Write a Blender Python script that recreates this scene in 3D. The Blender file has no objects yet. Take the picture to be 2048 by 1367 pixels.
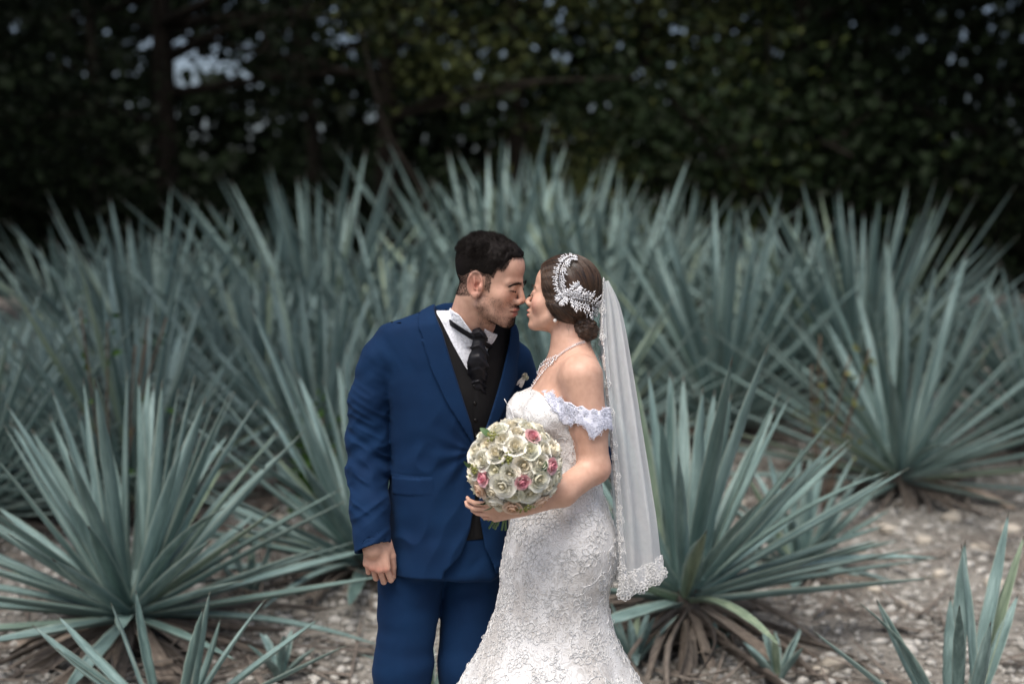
import bpy, bmesh, math, random, os
import numpy as np
from mathutils import Vector, Matrix, Quaternion
from mathutils.bvhtree import BVHTree

# ------------------------------------------------------------------ camera, sky, sun, exposure
scene = bpy.context.scene
FOCAL_PX = 2844.0                 # 50 mm lens on a 36 mm frame, in pixels of a 2048 px wide picture
CAM_Z = 1.75
HORIZON = 480.0
PITCH = math.atan((683.5 - HORIZON) / FOCAL_PX)
cam_data = bpy.data.cameras.new('camera')
cam = bpy.data.objects.new('camera', cam_data)
scene.collection.objects.link(cam)
cam.location = (0, 0, CAM_Z)
cam.rotation_euler = (math.pi / 2 - PITCH, 0, 0)
cam_data.lens = 50.0
cam_data.sensor_width = 36.0
cam_data.clip_start = 0.05
cam_data.clip_end = 600.0
cam_data.dof.use_dof = True
cam_data.dof.focus_distance = 3.93
cam_data.dof.aperture_fstop = 1.6
scene.camera = cam

SUN_EL, SUN_AZ = math.radians(64), math.radians(202)     # azimuth clockwise from +Y
world = bpy.data.worlds.new('World')
scene.world = world
world.use_nodes = True
wn = world.node_tree.nodes
wn.clear()
w_out = wn.new('ShaderNodeOutputWorld')
w_bg = wn.new('ShaderNodeBackground')
w_sky = wn.new('ShaderNodeTexSky')
w_sky.sky_type = 'NISHITA'
w_sky.sun_disc = False
w_sky.sun_elevation = SUN_EL
w_sky.sun_rotation = SUN_AZ
w_sky.dust_density = 5.0
w_sky.air_density = 0.85
w_sky.ozone_density = 0.4
w_bg.inputs['Strength'].default_value = 0.085
world.node_tree.links.new(w_sky.outputs[0], w_bg.inputs['Color'])
world.node_tree.links.new(w_bg.outputs[0], w_out.inputs['Surface'])

sun_data = bpy.data.lights.new('sun', 'SUN')
sun_data.energy = 1.5
sun_data.angle = math.radians(40)
sun_data.color = (1.0, 0.975, 0.94)
sun = bpy.data.objects.new('sun', sun_data)
scene.collection.objects.link(sun)
_sd = Vector((math.sin(SUN_AZ) * math.cos(SUN_EL), math.cos(SUN_AZ) * math.cos(SUN_EL), math.sin(SUN_EL)))
sun.rotation_euler = _sd.to_track_quat('Z', 'Y').to_euler()
sun.location = _sd * 40

vs = scene.view_settings
vs.view_transform = 'Standard'
vs.look = 'None'
vs.exposure = 0.93
vs.gamma = 1.0
vs.use_curve_mapping = False
scene.cycles.use_denoising = True
scene.cycles.max_bounces = 6
scene.cycles.transparent_max_bounces = 10
scene.cycles.sample_clamp_indirect = 4.0

DEV = ''
# ------------------------------------------------------------------ helpers
from concurrent.futures import ThreadPoolExecutor
C = scene.collection
f32 = np.float32
_cp, _sp = math.cos(PITCH), math.sin(PITCH)

def W(px, py, Y):
    """the point of the place at depth Y that lies in the direction of picture point (px, py)"""
    u = (px - 1024.0) / FOCAL_PX
    v = (683.5 - py) / FOCAL_PX
    dy = _cp + v * _sp
    dz = -_sp + v * _cp
    t = Y / dy
    return np.array((u * t, Y, CAM_Z + dz * t), dtype=f32)

def link(o, parent=None):
    C.objects.link(o)
    if parent is not None:
        o.parent = parent
    return o

def tag(o, label=None, cat=None, group=None, kind=None):
    if label: o['label'] = label
    if cat: o['category'] = cat
    if group: o['group'] = group
    if kind: o['kind'] = kind
    return o

def empty(name, loc=(0, 0, 0), label=None, cat=None, group=None):
    o = bpy.data.objects.new(name, None)
    o.location = loc
    o.empty_display_size = 0.1
    C.objects.link(o)
    return tag(o, label, cat, group)

def mesh_np(name, v, faces, mat=None, smooth=True, colors=None):
    """faces: an (n,3) or (n,4) int array, or a list of such arrays"""
    me = bpy.data.meshes.new(name)
    v = np.asarray(v, dtype=f32)
    if not isinstance(faces, list):
        faces = [faces]
    faces = [np.asarray(f, dtype=np.int32) for f in faces if len(f)]
    loops = np.concatenate([f.ravel() for f in faces])
    tot = np.concatenate([np.full(len(f), f.shape[1], dtype=np.int32) for f in faces])
    start = np.concatenate([[0], np.cumsum(tot)[:-1]]).astype(np.int32)
    me.vertices.add(len(v)); me.vertices.foreach_set('co', v.ravel())
    me.loops.add(len(loops)); me.loops.foreach_set('vertex_index', loops)
    me.polygons.add(len(tot)); me.polygons.foreach_set('loop_start', start)
    try:
        me.polygons.foreach_set('loop_total', tot)
    except Exception:
        pass
    if smooth:
        me.polygons.foreach_set('use_smooth', np.ones(len(tot), dtype=bool))
    me.update(calc_edges=True)
    me.validate()
    if colors is not None:
        ca = me.color_attributes.new('Col', 'FLOAT_COLOR', 'POINT')
        c4 = np.ones((len(v), 4), dtype=f32); c4[:, :3] = colors
        ca.data.foreach_set('color', c4.ravel())
    if mat is not None:
        me.materials.append(mat)
    return me

def mobj(name, v, faces, mat=None, parent=None, smooth=True, colors=None):
    o = bpy.data.objects.new(name, mesh_np(name, v, faces, mat, smooth, colors))
    return link(o, parent)

class Acc:
    """collects vertex/face arrays for one mesh"""
    def __init__(s): s.v = []; s.t = []; s.q = []; s.c = []; s.n = 0
    def add(s, v, q=None, t=None, col=None):
        v = np.asarray(v, dtype=f32)
        if q is not None and len(q): s.q.append(np.asarray(q, dtype=np.int32) + s.n)
        if t is not None and len(t): s.t.append(np.asarray(t, dtype=np.int32) + s.n)
        if col is not None: s.c.append(np.broadcast_to(np.asarray(col, dtype=f32), (len(v), 3)))
        s.v.append(v); s.n += len(v)
    def obj(s, name, mat, parent=None, smooth=True):
        fs = []
        if s.q: fs.append(np.concatenate(s.q))
        if s.t: fs.append(np.concatenate(s.t))
        return mobj(name, np.concatenate(s.v), fs, mat, parent, smooth, np.concatenate(s.c) if s.c else None)

def grid_quads(nu, nv, wrap_u=False):
    q = []
    for i in range(nu if wrap_u else nu - 1):
        for j in range(nv - 1):
            a = i * nv + j; b = ((i + 1) % nu) * nv + j
            q.append((a, b, b + 1, a + 1))
    return np.array(q, dtype=np.int32)

def norm(a):
    a = np.asarray(a, dtype=f32)
    return a / max(float(np.linalg.norm(a)), 1e-9)

def tube(acc, pts, rad, sides=5, col=None, cap=True):
    pts = np.asarray(pts, dtype=f32); n = len(pts)
    rad = np.broadcast_to(np.asarray(rad, dtype=f32), (n,))
    tan = np.gradient(pts, axis=0)
    tan /= np.maximum(np.linalg.norm(tan, axis=1, keepdims=True), 1e-9)
    ref = np.array((0, 0, 1), dtype=f32) if abs(tan[0, 2]) < 0.8 else np.array((1, 0, 0), dtype=f32)
    vs_ = []
    for i in range(n):
        a = norm(np.cross(tan[i], ref)); b = np.cross(tan[i], a); ref = np.cross(a, tan[i])
        ang = np.arange(sides) * (2 * math.pi / sides)
        vs_.append(pts[i] + rad[i] * (np.cos(ang)[:, None] * a + np.sin(ang)[:, None] * b))
    v = np.concatenate(vs_)
    q = []
    for i in range(n - 1):
        for j in range(sides):
            k = (j + 1) % sides
            q.append((i * sides + j, i * sides + k, (i + 1) * sides + k, (i + 1) * sides + j))
    t = []
    if cap:
        for j in range(1, sides - 1):
            t.append((0, j + 1, j)); e = (n - 1) * sides; t.append((e, e + j, e + j + 1))
    acc.add(v, np.array(q), np.array(t) if t else None, col)

def spline(pts, n):
    """Catmull-Rom through pts, n samples"""
    p = np.asarray(pts, dtype=np.float64)
    m = len(p)
    e = np.vstack([2 * p[0] - p[1], p, 2 * p[-1] - p[-2]])
    out = []
    for s in np.linspace(0, m - 1, n):
        i = min(int(s), m - 2); t = s - i
        a, b, c, d = e[i], e[i + 1], e[i + 2], e[i + 3]
        out.append(0.5 * ((2 * b) + (c - a) * t + (2 * a - 5 * b + 4 * c - d) * t * t + (3 * b - a - 3 * c + d) * t ** 3))
    return np.array(out, dtype=f32)

# ---- smooth value noise
_rs = np.random.RandomState(7)
_NT = _rs.rand(64, 64, 64).astype(f32) * 2 - 1
def vnoise(P, freq=1.0):
    q = np.asarray(P, dtype=f32) * np.asarray(freq, dtype=f32)
    i = np.floor(q).astype(np.int32); f = q - i
    f = f * f * (3 - 2 * f)
    i &= 63; j = (i + 1) & 63
    x0, y0, z0 = i[..., 0], i[..., 1], i[..., 2]; x1, y1, z1 = j[..., 0], j[..., 1], j[..., 2]
    fx, fy, fz = f[..., 0], f[..., 1], f[..., 2]
    def L(a, b, t): return a + (b - a) * t
    return L(L(L(_NT[x0, y0, z0], _NT[x1, y0, z0], fx), L(_NT[x0, y1, z0], _NT[x1, y1, z0], fx), fy),
             L(L(_NT[x0, y0, z1], _NT[x1, y0, z1], fx), L(_NT[x0, y1, z1], _NT[x1, y1, z1], fx), fy), fz)

# ---- signed distance shapes (P is an (n,3) float32 array)
def V3(*a): return np.array(a, dtype=f32)
def length(q): return np.sqrt(np.einsum('ij,ij->i', q, q))
def smin(a, b, k):
    h = np.clip(0.5 + 0.5 * (b - a) / k, 0, 1)
    return b + (a - b) * h - k * h * (1 - h)
def smax(a, b, k): return -smin(-a, -b, k)
def sm(t, a, b):
    x = np.clip((t - a) / (b - a), 0, 1); return x * x * (3 - 2 * x)
def ell(P, c, r, R=None):
    q = P - np.asarray(c, dtype=f32)
    if R is not None: q = q @ R
    r = np.asarray(r, dtype=f32)
    k0 = length(q / r); k1 = length(q / (r * r))
    return k0 * (k0 - 1) / np.maximum(k1, 1e-5)
def cone(P, a, b, ra, rb):
    a = np.asarray(a, dtype=f32); b = np.asarray(b, dtype=f32)
    ab = b - a; q = P - a
    t = np.clip(q @ ab / max(float(ab @ ab), 1e-12), 0, 1)
    return length(q - t[:, None] * ab) - (ra + (rb - ra) * t)
def chain(P, pts, rad, k=0.004):
    d = None
    for i in range(len(pts) - 1):
        e = cone(P, pts[i], pts[i + 1], rad[i], rad[i + 1])
        d = e if d is None else smin(d, e, k)
    return d
def gated(P, c, r, fn, far=None):
    """evaluate fn only within r of c"""
    q = length(P - np.asarray(c, dtype=f32)) - r
    d = q + 0.03
    m = q < 0
    if m.any(): d[m] = fn(P[m])
    return d
class Loft:
    """ellipse sections stacked along z, in a frame turned by yaw about the vertical"""
    def __init__(s, stations, yaw=0.0, n=2.0):
        st = np.array(sorted(stations, key=lambda r: r[0]), dtype=np.float64)
        tab = spline(st, 40 * len(st))
        o = np.argsort(tab[:, 0]); s.tab = tab[o]; s.n = n
        s.z0, s.z1 = st[0, 0], st[-1, 0]
        s.c, s.s = math.cos(yaw), math.sin(yaw)
        zz = np.linspace(s.z0, s.z1, 1200); t = s.tab
        s.uni = np.stack([np.interp(zz, t[:, 0], t[:, i]) for i in range(1, 5)]).astype(f32)
    def at(s, z):
        i = np.clip((z - s.z0) * (1199 / (s.z1 - s.z0)), 0, 1199).astype(np.int32)
        return [u[i] for u in s.uni]
    def __call__(s, P, cap=0.02, lo=True, hi=True):
        z = P[:, 2]
        cx, cy, a, b = s.at(z)
        dx = P[:, 0] - cx; dy = P[:, 1] - cy
        u = dx * s.c + dy * s.s; v = -dx * s.s + dy * s.c
        if s.n == 2.0:
            k0 = np.sqrt((u / a) ** 2 + (v / b) ** 2)
        else:
            k0 = ((np.abs(u) / a) ** s.n + (np.abs(v) / b) ** s.n) ** (1 / s.n)
        r = np.sqrt(u * u + v * v)
        d = np.where(k0 > 0.2, r * (1 - 1 / np.maximum(k0, 0.2)), -np.minimum(a, b) * 0.8)
        if lo: d = smax(d, s.z0 - z, cap)
        if hi: d = smax(d, z - s.z1, cap)
        return d
def poly2(x, z, pts):
    """signed distance to a polygon in the x-z plane (negative inside)"""
    pts = np.asarray(pts, dtype=f32); n = len(pts)
    d = np.full(len(x), 1e9, dtype=f32); s = np.ones(len(x), dtype=f32)
    for i in range(n):
        a = pts[i]; b = pts[i - 1]
        ex, ez = b - a
        wx, wz = x - a[0], z - a[1]
        t = np.clip((wx * ex + wz * ez) / (ex * ex + ez * ez), 0, 1)
        d = np.minimum(d, (wx - ex * t) ** 2 + (wz - ez * t) ** 2)
        c1 = z >= a[1]; c2 = z < b[1]; c3 = ex * wz > ez * wx
        flip = (c1 & c2 & c3) | (~c1 & ~c2 & ~c3)
        s = np.where(flip, -s, s)
    return s * np.sqrt(d)

class PolyField:
    """union of polygons as a distance table in the x-z plane"""
    def __init__(s, *polys, pad=.12, h=.002):
        a = np.concatenate([np.asarray(p, dtype=f32) for p in polys])
        s.lo = a.min(0) - pad; s.h = h
        n = np.ceil((a.max(0) + pad - s.lo) / h).astype(int) + 1
        X, Z = np.meshgrid(s.lo[0] + np.arange(n[0]) * h, s.lo[1] + np.arange(n[1]) * h, indexing='ij')
        d = None
        for p in polys:
            e = poly2(X.ravel().astype(f32), Z.ravel().astype(f32), p)
            d = e if d is None else np.minimum(d, e)
        s.t = d.reshape(n); s.n = n
    def __call__(s, x, z):
        u = np.clip((x - s.lo[0]) / s.h, 0, s.n[0] - 1.001); v = np.clip((z - s.lo[1]) / s.h, 0, s.n[1] - 1.001)
        i = u.astype(np.int32); j = v.astype(np.int32); fu = u - i; fv = v - j
        t = s.t
        return (t[i, j] * (1 - fu) + t[i + 1, j] * fu) * (1 - fv) + (t[i, j + 1] * (1 - fu) + t[i + 1, j + 1] * fu) * fv

def axis(lo, hi, h, fine=()):
    """grid coordinates: step h, and a finer step inside the (lo, hi, step) ranges"""
    lo = float(lo); hi = float(hi)
    out = [lo]
    while out[-1] < hi:
        x = out[-1]; st = h
        for a, b, f in fine:
            if a <= x <= b: st = min(st, f)
            elif x < a < x + st: st = max(f, a - x + 1e-6)
        out.append(x + st)
    m = (len(out) - 1) % 8
    for _ in range((8 - m) % 8): out.append(out[-1] + h)
    return np.array(out, dtype=f32)

_T = {}
def surface(fn, ax, ay, az, safety=1.6):
    import time; t0 = time.time()
    r = _surface(fn, ax, ay, az, safety)
    if DEV: print('SURF', fn.__name__, len(r[0]), round(time.time() - t0, 2), flush=True)
    return r
def _surface(fn, ax, ay, az, safety=1.6):
    """polygonise fn < 0 on a rectilinear grid (surface nets on the blocks the surface runs through)"""
    B = 8
    nb = [(len(a) - 1) // B for a in (ax, ay, az)]
    mid = [0.5 * (a[0:-1:B][:n] + a[B::B][:n]) for a, n in zip((ax, ay, az), nb)]
    half = [0.5 * (a[B::B][:n] - a[0:-1:B][:n]) for a, n in zip((ax, ay, az), nb)]
    gx, gy, gz = np.meshgrid(*mid, indexing='ij'); hx, hy, hz = np.meshgrid(*half, indexing='ij')
    P = np.stack([gx.ravel(), gy.ravel(), gz.ravel()], 1).astype(f32)
    diag = np.sqrt(hx ** 2 + hy ** 2 + hz ** 2).ravel()
    with ThreadPoolExecutor(4) as ex:
        d = np.concatenate(list(ex.map(lambda i: fn(P[i:i + 50000]), range(0, len(P), 50000))))
    act = np.nonzero(np.abs(d) < diag * safety + 0.002)[0]
    bi, bj, bk = np.unravel_index(act, nb)
    l = np.arange(B + 1)
    NX, NY, NZ = len(ax), len(ay), len(az)
    q_all = []
    def work(s):
        edges = []
        I = (bi[s:s + 400, None] * B + l)[:, :, None, None]; J = (bj[s:s + 400, None] * B + l)[:, None, :, None]; K = (bk[s:s + 400, None] * B + l)[:, None, None, :]
        n = I.shape[0]; shp = (n, B + 1, B + 1, B + 1)
        X = np.broadcast_to(ax[I], shp); Y = np.broadcast_to(ay[J], shp); Z = np.broadcast_to(az[K], shp)
        D = fn(np.stack([X.ravel(), Y.ravel(), Z.ravel()], 1)).reshape(shp)
        S = D < 0
        cnt = np.zeros((n, B, B, B), dtype=np.int8)
        for a in (0, 1):
            for b in (0, 1):
                for c in (0, 1): cnt += S[:, a:a + B, b:b + B, c:c + B]
        m = (cnt > 0) & (cnt < 8)
        ci = np.nonzero(m)
        if len(ci[0]) == 0: return None
        bb, ii, jj, kk = ci
        pos = np.zeros((len(bb), 3), dtype=f32); num = np.zeros(len(bb), dtype=f32)
        cor = [(a, b, c) for a in (0, 1) for b in (0, 1) for c in (0, 1)]
        for p in cor:
            for axn in range(3):
                if p[axn]: continue
                q = list(p); q[axn] = 1
                d0 = D[bb, ii + p[0], jj + p[1], kk + p[2]]; d1 = D[bb, ii + q[0], jj + q[1], kk + q[2]]
                x = (d0 < 0) != (d1 < 0)
                t = np.where(x, d0 / np.where(x, d0 - d1, 1), 0)
                off = np.array(p, dtype=f32)[None, :] + t[:, None] * np.eye(3, dtype=f32)[axn]
                pos += off * x[:, None]; num += x
        pos /= num[:, None]
        gi = bi[s:s + 400][bb] * B + ii; gj = bj[s:s + 400][bb] * B + jj; gk = bk[s:s + 400][bb] * B + kk
        wp = np.stack([ax[gi] + pos[:, 0] * (ax[gi + 1] - ax[gi]), ay[gj] + pos[:, 1] * (ay[gj + 1] - ay[gj]), az[gk] + pos[:, 2] * (az[gk + 1] - az[gk])], 1)
        ids_ = (gi.astype(np.int64) * NY + gj) * NZ + gk
        for axn in range(3):
            sl0 = [slice(None), slice(0, B), slice(0, B), slice(0, B)]
            sl1 = list(sl0); sl1[axn + 1] = slice(1, B + 1)
            a0 = S[tuple(sl0)]; a1 = S[tuple(sl1)]
            e = np.nonzero(a0 != a1)
            if len(e[0]):
                edges.append((axn, bi[s:s + 400][e[0]] * B + e[1], bj[s:s + 400][e[0]] * B + e[2], bk[s:s + 400][e[0]] * B + e[3], a0[e]))
        return ids_, wp, edges
    with ThreadPoolExecutor(4) as ex:
        res = [r for r in ex.map(work, range(0, len(act), 400)) if r is not None]
    vid_all = [r[0] for r in res]; vpos_all = [r[1] for r in res]; edges = [e for r in res for e in r[2]]
    vid = np.concatenate(vid_all); vp = np.concatenate(vpos_all)
    o = np.argsort(vid); vid = vid[o]; vp = vp[o]
    for axn, i, j, k, neg in edges:
        b, c = [(1, 2), (2, 0), (0, 1)][axn]
        ids = []
        ok = np.ones(len(i), dtype=bool)
        for (ob, oc) in ((0, 0), (1, 0), (1, 1), (0, 1)):
            idx = [i.astype(np.int64), j.astype(np.int64), k.astype(np.int64)]
            idx[b] = idx[b] - ob; idx[c] = idx[c] - oc
            g = (idx[0] * NY + idx[1]) * NZ + idx[2]
            p = np.searchsorted(vid, g); p = np.minimum(p, len(vid) - 1)
            ok &= vid[p] == g
            ids.append(p)
        q = np.stack(ids, 1)
        q = np.where(neg[:, None], q, q[:, ::-1])
        q_all.append(q[ok])
    return vp, np.concatenate(q_all).astype(np.int32)

def bvh_of(v, q):
    return BVHTree.FromPolygons([tuple(map(float, p)) for p in v], [tuple(int(i) for i in f) for f in q])

# ---- materials
def new_mat(name):
    m = bpy.data.materials.new(name); m.use_nodes = True
    return m, m.node_tree.nodes, m.node_tree.links, m.node_tree.nodes['Principled BSDF']
def ramp(nodes, stops, interp='LINEAR'):
    r = nodes.new('ShaderNodeValToRGB'); r.color_ramp.interpolation = interp
    e = r.color_ramp.elements
    while len(e) < len(stops): e.new(0.5)
    for el, (p, c) in zip(e, stops):
        el.position = p; el.color = (*c, 1) if len(c) == 3 else c
    return r
def noise(nodes, links, scale, detail=3, coord=None, rough=0.55, dist=0.0):
    n = nodes.new('ShaderNodeTexNoise'); n.inputs['Scale'].default_value = scale; n.inputs['Detail'].default_value = detail
    n.inputs['Roughness'].default_value = rough; n.inputs['Distortion'].default_value = dist
    if coord is not None: links.new(coord, n.inputs['Vector'])
    return n
def mixc(nodes, links, fac, a, b, mode='MIX'):
    m = nodes.new('ShaderNodeMix'); m.data_type = 'RGBA'; m.blend_type = mode
    for sock, val in ((m.inputs[0], fac), (m.inputs[6], a), (m.inputs[7], b)):
        if isinstance(val, (int, float)): sock.default_value = val
        elif isinstance(val, tuple): sock.default_value = (*val, 1)
        else: links.new(val, sock)
    return m.outputs[2]
def bump(nodes, links, height, strength, dist, bsdf):
    b = nodes.new('ShaderNodeBump'); b.inputs['Strength'].default_value = strength; b.inputs['Distance'].default_value = dist
    links.new(height, b.inputs['Height']); links.new(b.outputs[0], bsdf.inputs['Normal'])
    return b
# ------------------------------------------------------------------ ground
def terrain(x, y):
    x = np.asarray(x, dtype=f32); y = np.asarray(y, dtype=f32)
    P = np.stack([x, y, np.zeros_like(x)], -1)
    z = np.clip(y - 5.5, 0, 14) * .045 + vnoise(P, .35) * .05 * sm(y, 4.5, 7) + vnoise(P, 1.3) * .018
    return z * sm(np.abs(y - 3.9) + np.abs(x) * .4, .5, 1.6)
def tz(x, y): return float(terrain(np.array([x]), np.array([y]))[0])

M_ground, n, l, b = new_mat('pale_limestone_soil')
tc = n.new('ShaderNodeTexCoord')
n1 = noise(n, l, 1.1, 4, tc.outputs['Object']); n2 = noise(n, l, 22, 5, tc.outputs['Object'], .7); vo = n.new('ShaderNodeTexVoronoi'); vo.inputs['Scale'].default_value = 42
l.new(tc.outputs['Object'], vo.inputs['Vector'])
r1 = ramp(n, [(.32, (.125, .115, .100)), (.48, (.25, .236, .208)), (.7, (.39, .375, .335))]); l.new(n2.outputs['Fac'], r1.inputs[0])
r2 = ramp(n, [(.35, (.60, .57, .55)), (.6, (1.0, 1.0, 1.0))]); l.new(n1.outputs['Fac'], r2.inputs[0])
l.new(mixc(n, l, 1, r1.outputs[0], r2.outputs[0], 'MULTIPLY'), b.inputs['Base Color'])
b.inputs['Roughness'].default_value = .95
bump(n, l, vo.outputs['Distance'], .8, .02, b)
gx_ = np.concatenate([np.linspace(-260, -16, 30), np.linspace(-15.8, 15.8, 260), np.linspace(16, 260, 30)]); gy_ = np.concatenate([np.linspace(-120, 1, 20), np.linspace(1.2, 24, 200), np.linspace(24.5, 400, 50)])
X, Y = np.meshgrid(gx_, gy_, indexing='ij')
gv = np.stack([X.ravel(), Y.ravel(), terrain(X.ravel(), Y.ravel()) - .004], 1)
ground = mobj('ground', gv, grid_quads(len(gx_), len(gy_)), M_ground)
tag(ground, 'pale limestone gravel ground littered with dead leaves', None, None, 'structure')

# loose gravel
M_stone, n, l, b = new_mat('limestone')
tc = n.new('ShaderNodeTexCoord'); ca = n.new('ShaderNodeVertexColor'); ca.layer_name = 'Col'
n1 = noise(n, l, 60, 4, tc.outputs['Object'], .7); r1 = ramp(n, [(.3, (.75, .75, .74)), (.7, (1.12, 1.1, 1.08))]); l.new(n1.outputs['Fac'], r1.inputs[0])
l.new(mixc(n, l, 1, ca.outputs['Color'], r1.outputs[0], 'MULTIPLY'), b.inputs['Base Color']); b.inputs['Roughness'].default_value = .9
bump(n, l, n1.outputs['Fac'], .4, .004, b)
def ico_arrays(sub=1):
    bm = bmesh.new(); bmesh.ops.create_icosphere(bm, subdivisions=sub, radius=1.0)
    v = np.array([p.co[:] for p in bm.verts], dtype=f32); t = np.array([[q.index for q in f.verts] for f in bm.faces]); bm.free()
    return v, t
IV1, IT1 = ico_arrays(1); IV2, IT2 = ico_arrays(2)
re = np.random.RandomState(77)
def stones(n, y0, y1, s0, s1):
    y = y0 + (y1 - y0) * re.rand(n) ** 1.3
    x = (re.rand(n) * 2 - 1) * (.40 * y + .5)
    s = s0 * (s1 / s0) ** (re.rand(n) ** 2.2)
    sh = IV1[None] * (1 + .30 * re.rand(n, len(IV1), 1)) * (s[:, None, None] * (0.6 + .8 * re.rand(n, 1, 3)) * V3(1, 1, .62))
    a = re.rand(n) * 6.28; ca_, sa = np.cos(a)[:, None], np.sin(a)[:, None]
    px = sh[..., 0] * ca_ - sh[..., 1] * sa; py = sh[..., 0] * sa + sh[..., 1] * ca_
    z = terrain(x, y)
    v = np.stack([px + x[:, None], py + y[:, None], sh[..., 2] + (z + s * .22)[:, None]], -1)
    f = IT1[None] + (np.arange(n) * len(IV1))[:, None, None]
    g = re.rand(n)
    col = np.stack([.31 + .26 * g, .302 + .258 * g, .278 + .245 * g], 1) * (.62 + .5 * re.rand(n))[:, None]
    return v.reshape(-1, 3), f.reshape(-1, 3), np.repeat(col, len(IV1), 0)
v1, f1, c1 = stones(17000, 4.7, 11.5, .007, .030)
gravel = mobj('gravel', v1, f1, M_stone, None, False, c1)
tag(gravel, 'loose pale limestone gravel covering the ground', 'gravel', None, 'stuff')
# single larger stones
stone_me = []
for k in range(7):
    v = IV2 * (1 + .16 * re.randn(len(IV2), 1)) * V3(1, .6 + .5 * re.rand(), .45 + .25 * re.rand())
    v = v + .10 * np.sign(v) * re.rand()
    stone_me.append(mesh_np('stone', v, IT2, M_stone, False, np.tile(V3(.50, .46, .39) * (.75 + .4 * re.rand()), (len(v), 1))))
spots = [(1775, 1062, .055), (1730, 1118, .05), (1640, 1120, .05), (1905, 1040, .06), (1960, 1100, .05), (1880, 1150, .045), (1670, 1330, .05), (1640, 1345, .035), (1570, 1350, .04), (1480, 1010, .05), (1490, 1060, .04), (1850, 1085, .05),
         (560, 1190, .04), (600, 1230, .035), (520, 1240, .04), (480, 1150, .04), (620, 1120, .04), (650, 1040, .045), (560, 1040, .04), (1300, 915, .05), (1320, 960, .04), (1990, 1170, .05), (2020, 1060, .055), (1750, 1180, .04), (1800, 1215, .035)]
def ground_at(px, py):
    """where the line of sight through (px, py) meets the ground"""
    Yv = 5.0
    for _ in range(60):
        p = W(px, py, Yv); h = p[2] - tz(p[0], Yv)
        Yv = Yv + h * Yv / (CAM_Z - p[2] + .35)
    return W(px, py, Yv)
for i, (px_, py_, s) in enumerate(spots):
    p = ground_at(px_, py_)
    o = bpy.data.objects.new('stone', stone_me[i % 7]); link(o); o.location = (p[0], p[1], tz(p[0], p[1]) + s * .15); o.scale = (s,) * 3; o.rotation_euler = (0, 0, re.rand() * 6.28)
    where = ('on the open gravel at right, in front of the dark agave' if px_ > 1700 else 'by the dry leaf skirt at the bottom edge' if py_ > 1300 else 'beside the small agave right of the veil' if px_ > 1440
             else 'behind the veil, in front of the big pale agave' if px_ > 1000 else 'on the gravel left of the blue trousers')
    tag(o, 'pale limestone chunk ' + where, 'stone', 'limestone chunks ' + where)

# ------------------------------------------------------------------ agaves
M_agave, n, l, b = new_mat('blue_agave_leaf')
ca = n.new('ShaderNodeVertexColor'); ca.layer_name = 'Col'
sp = n.new('ShaderNodeSeparateColor'); l.new(ca.outputs['Color'], sp.inputs[0])
tc = n.new('ShaderNodeTexCoord'); oi = n.new('ShaderNodeObjectInfo')
mpn = n.new('ShaderNodeMapping'); mpn.inputs['Scale'].default_value = (14, 14, 1.6); l.new(tc.outputs['Object'], mpn.inputs['Vector'])
ad = n.new('ShaderNodeVectorMath'); ad.operation = 'ADD'; l.new(mpn.outputs[0], ad.inputs[0]); l.new(oi.outputs['Location'], ad.inputs[1])
n1 = noise(n, l, 2.2, 5, ad.outputs[0], .65)
r1 = ramp(n, [(.25, (.082, .132, .124)), (.5, (.160, .240, .226)), (.72, (.290, .395, .372))]); l.new(n1.outputs['Fac'], r1.inputs[0])
r2 = ramp(n, [(0, (.66, .72, .70)), (.45, (1, 1, 1)), (.90, (1.16, 1.18, 1.20)), (.95, (1.15, 1.02, .74))]); l.new(oi.outputs['Random'], r2.inputs[0])
c_ = mixc(n, l, 1, r1.outputs[0], r2.outputs[0], 'MULTIPLY')
r3 = ramp(n, [(.945, (0, 0, 0)), (.975, (1, 1, 1))]); l.new(sp.outputs[0], r3.inputs[0])       # the brown spine at the tip
c_ = mixc(n, l, r3.outputs[0], c_, (.040, .022, .016))
r4 = ramp(n, [(.86, (0, 0, 0)), (.99, (1, 1, 1))]); l.new(sp.outputs[1], r4.inputs[0])         # paler, browner margin
mm_ = n.new('ShaderNodeMath'); mm_.operation = 'MULTIPLY'; mm_.inputs[1].default_value = .8; l.new(r4.outputs[0], mm_.inputs[0])
c_ = mixc(n, l, mm_.outputs[0], c_, (.33, .39, .33))
n3 = noise(n, l, 9, 4, tc.outputs['Object'], .7); r5 = ramp(n, [(.66, (0, 0, 0)), (.74, (1, 1, 1))]); l.new(n3.outputs['Fac'], r5.inputs[0])
m5 = n.new('ShaderNodeMath'); m5.operation = 'MULTIPLY'; m5.inputs[1].default_value = .45; l.new(r5.outputs[0], m5.inputs[0])
c_ = mixc(n, l, m5.outputs[0], c_, (.17, .155, .10))                                           # scars
l.new(c_, b.inputs['Base Color'])
b.inputs['Roughness'].default_value = .55; b.inputs['Specular IOR Level'].default_value = .35
bump(n, l, n1.outputs['Fac'], .25, .01, b)
M_dead, n, l, b = new_mat('dead_agave_leaf')
tc = n.new('ShaderNodeTexCoord'); oi = n.new('ShaderNodeObjectInfo')
mpn = n.new('ShaderNodeMapping'); mpn.inputs['Scale'].default_value = (30, 30, 3); l.new(tc.outputs['Object'], mpn.inputs['Vector'])
n1 = noise(n, l, 2, 5, mpn.outputs[0], .7); r1 = ramp(n, [(.25, (.080, .065, .055)), (.5, (.19, .162, .135)), (.8, (.35, .31, .26))]); l.new(n1.outputs['Fac'], r1.inputs[0])
r2 = ramp(n, [(0, (.45, .43, .42)), (.5, (.85, .85, .85)), (1, (1.3, 1.25, 1.2))]); l.new(oi.outputs['Random'], r2.inputs[0])
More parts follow.
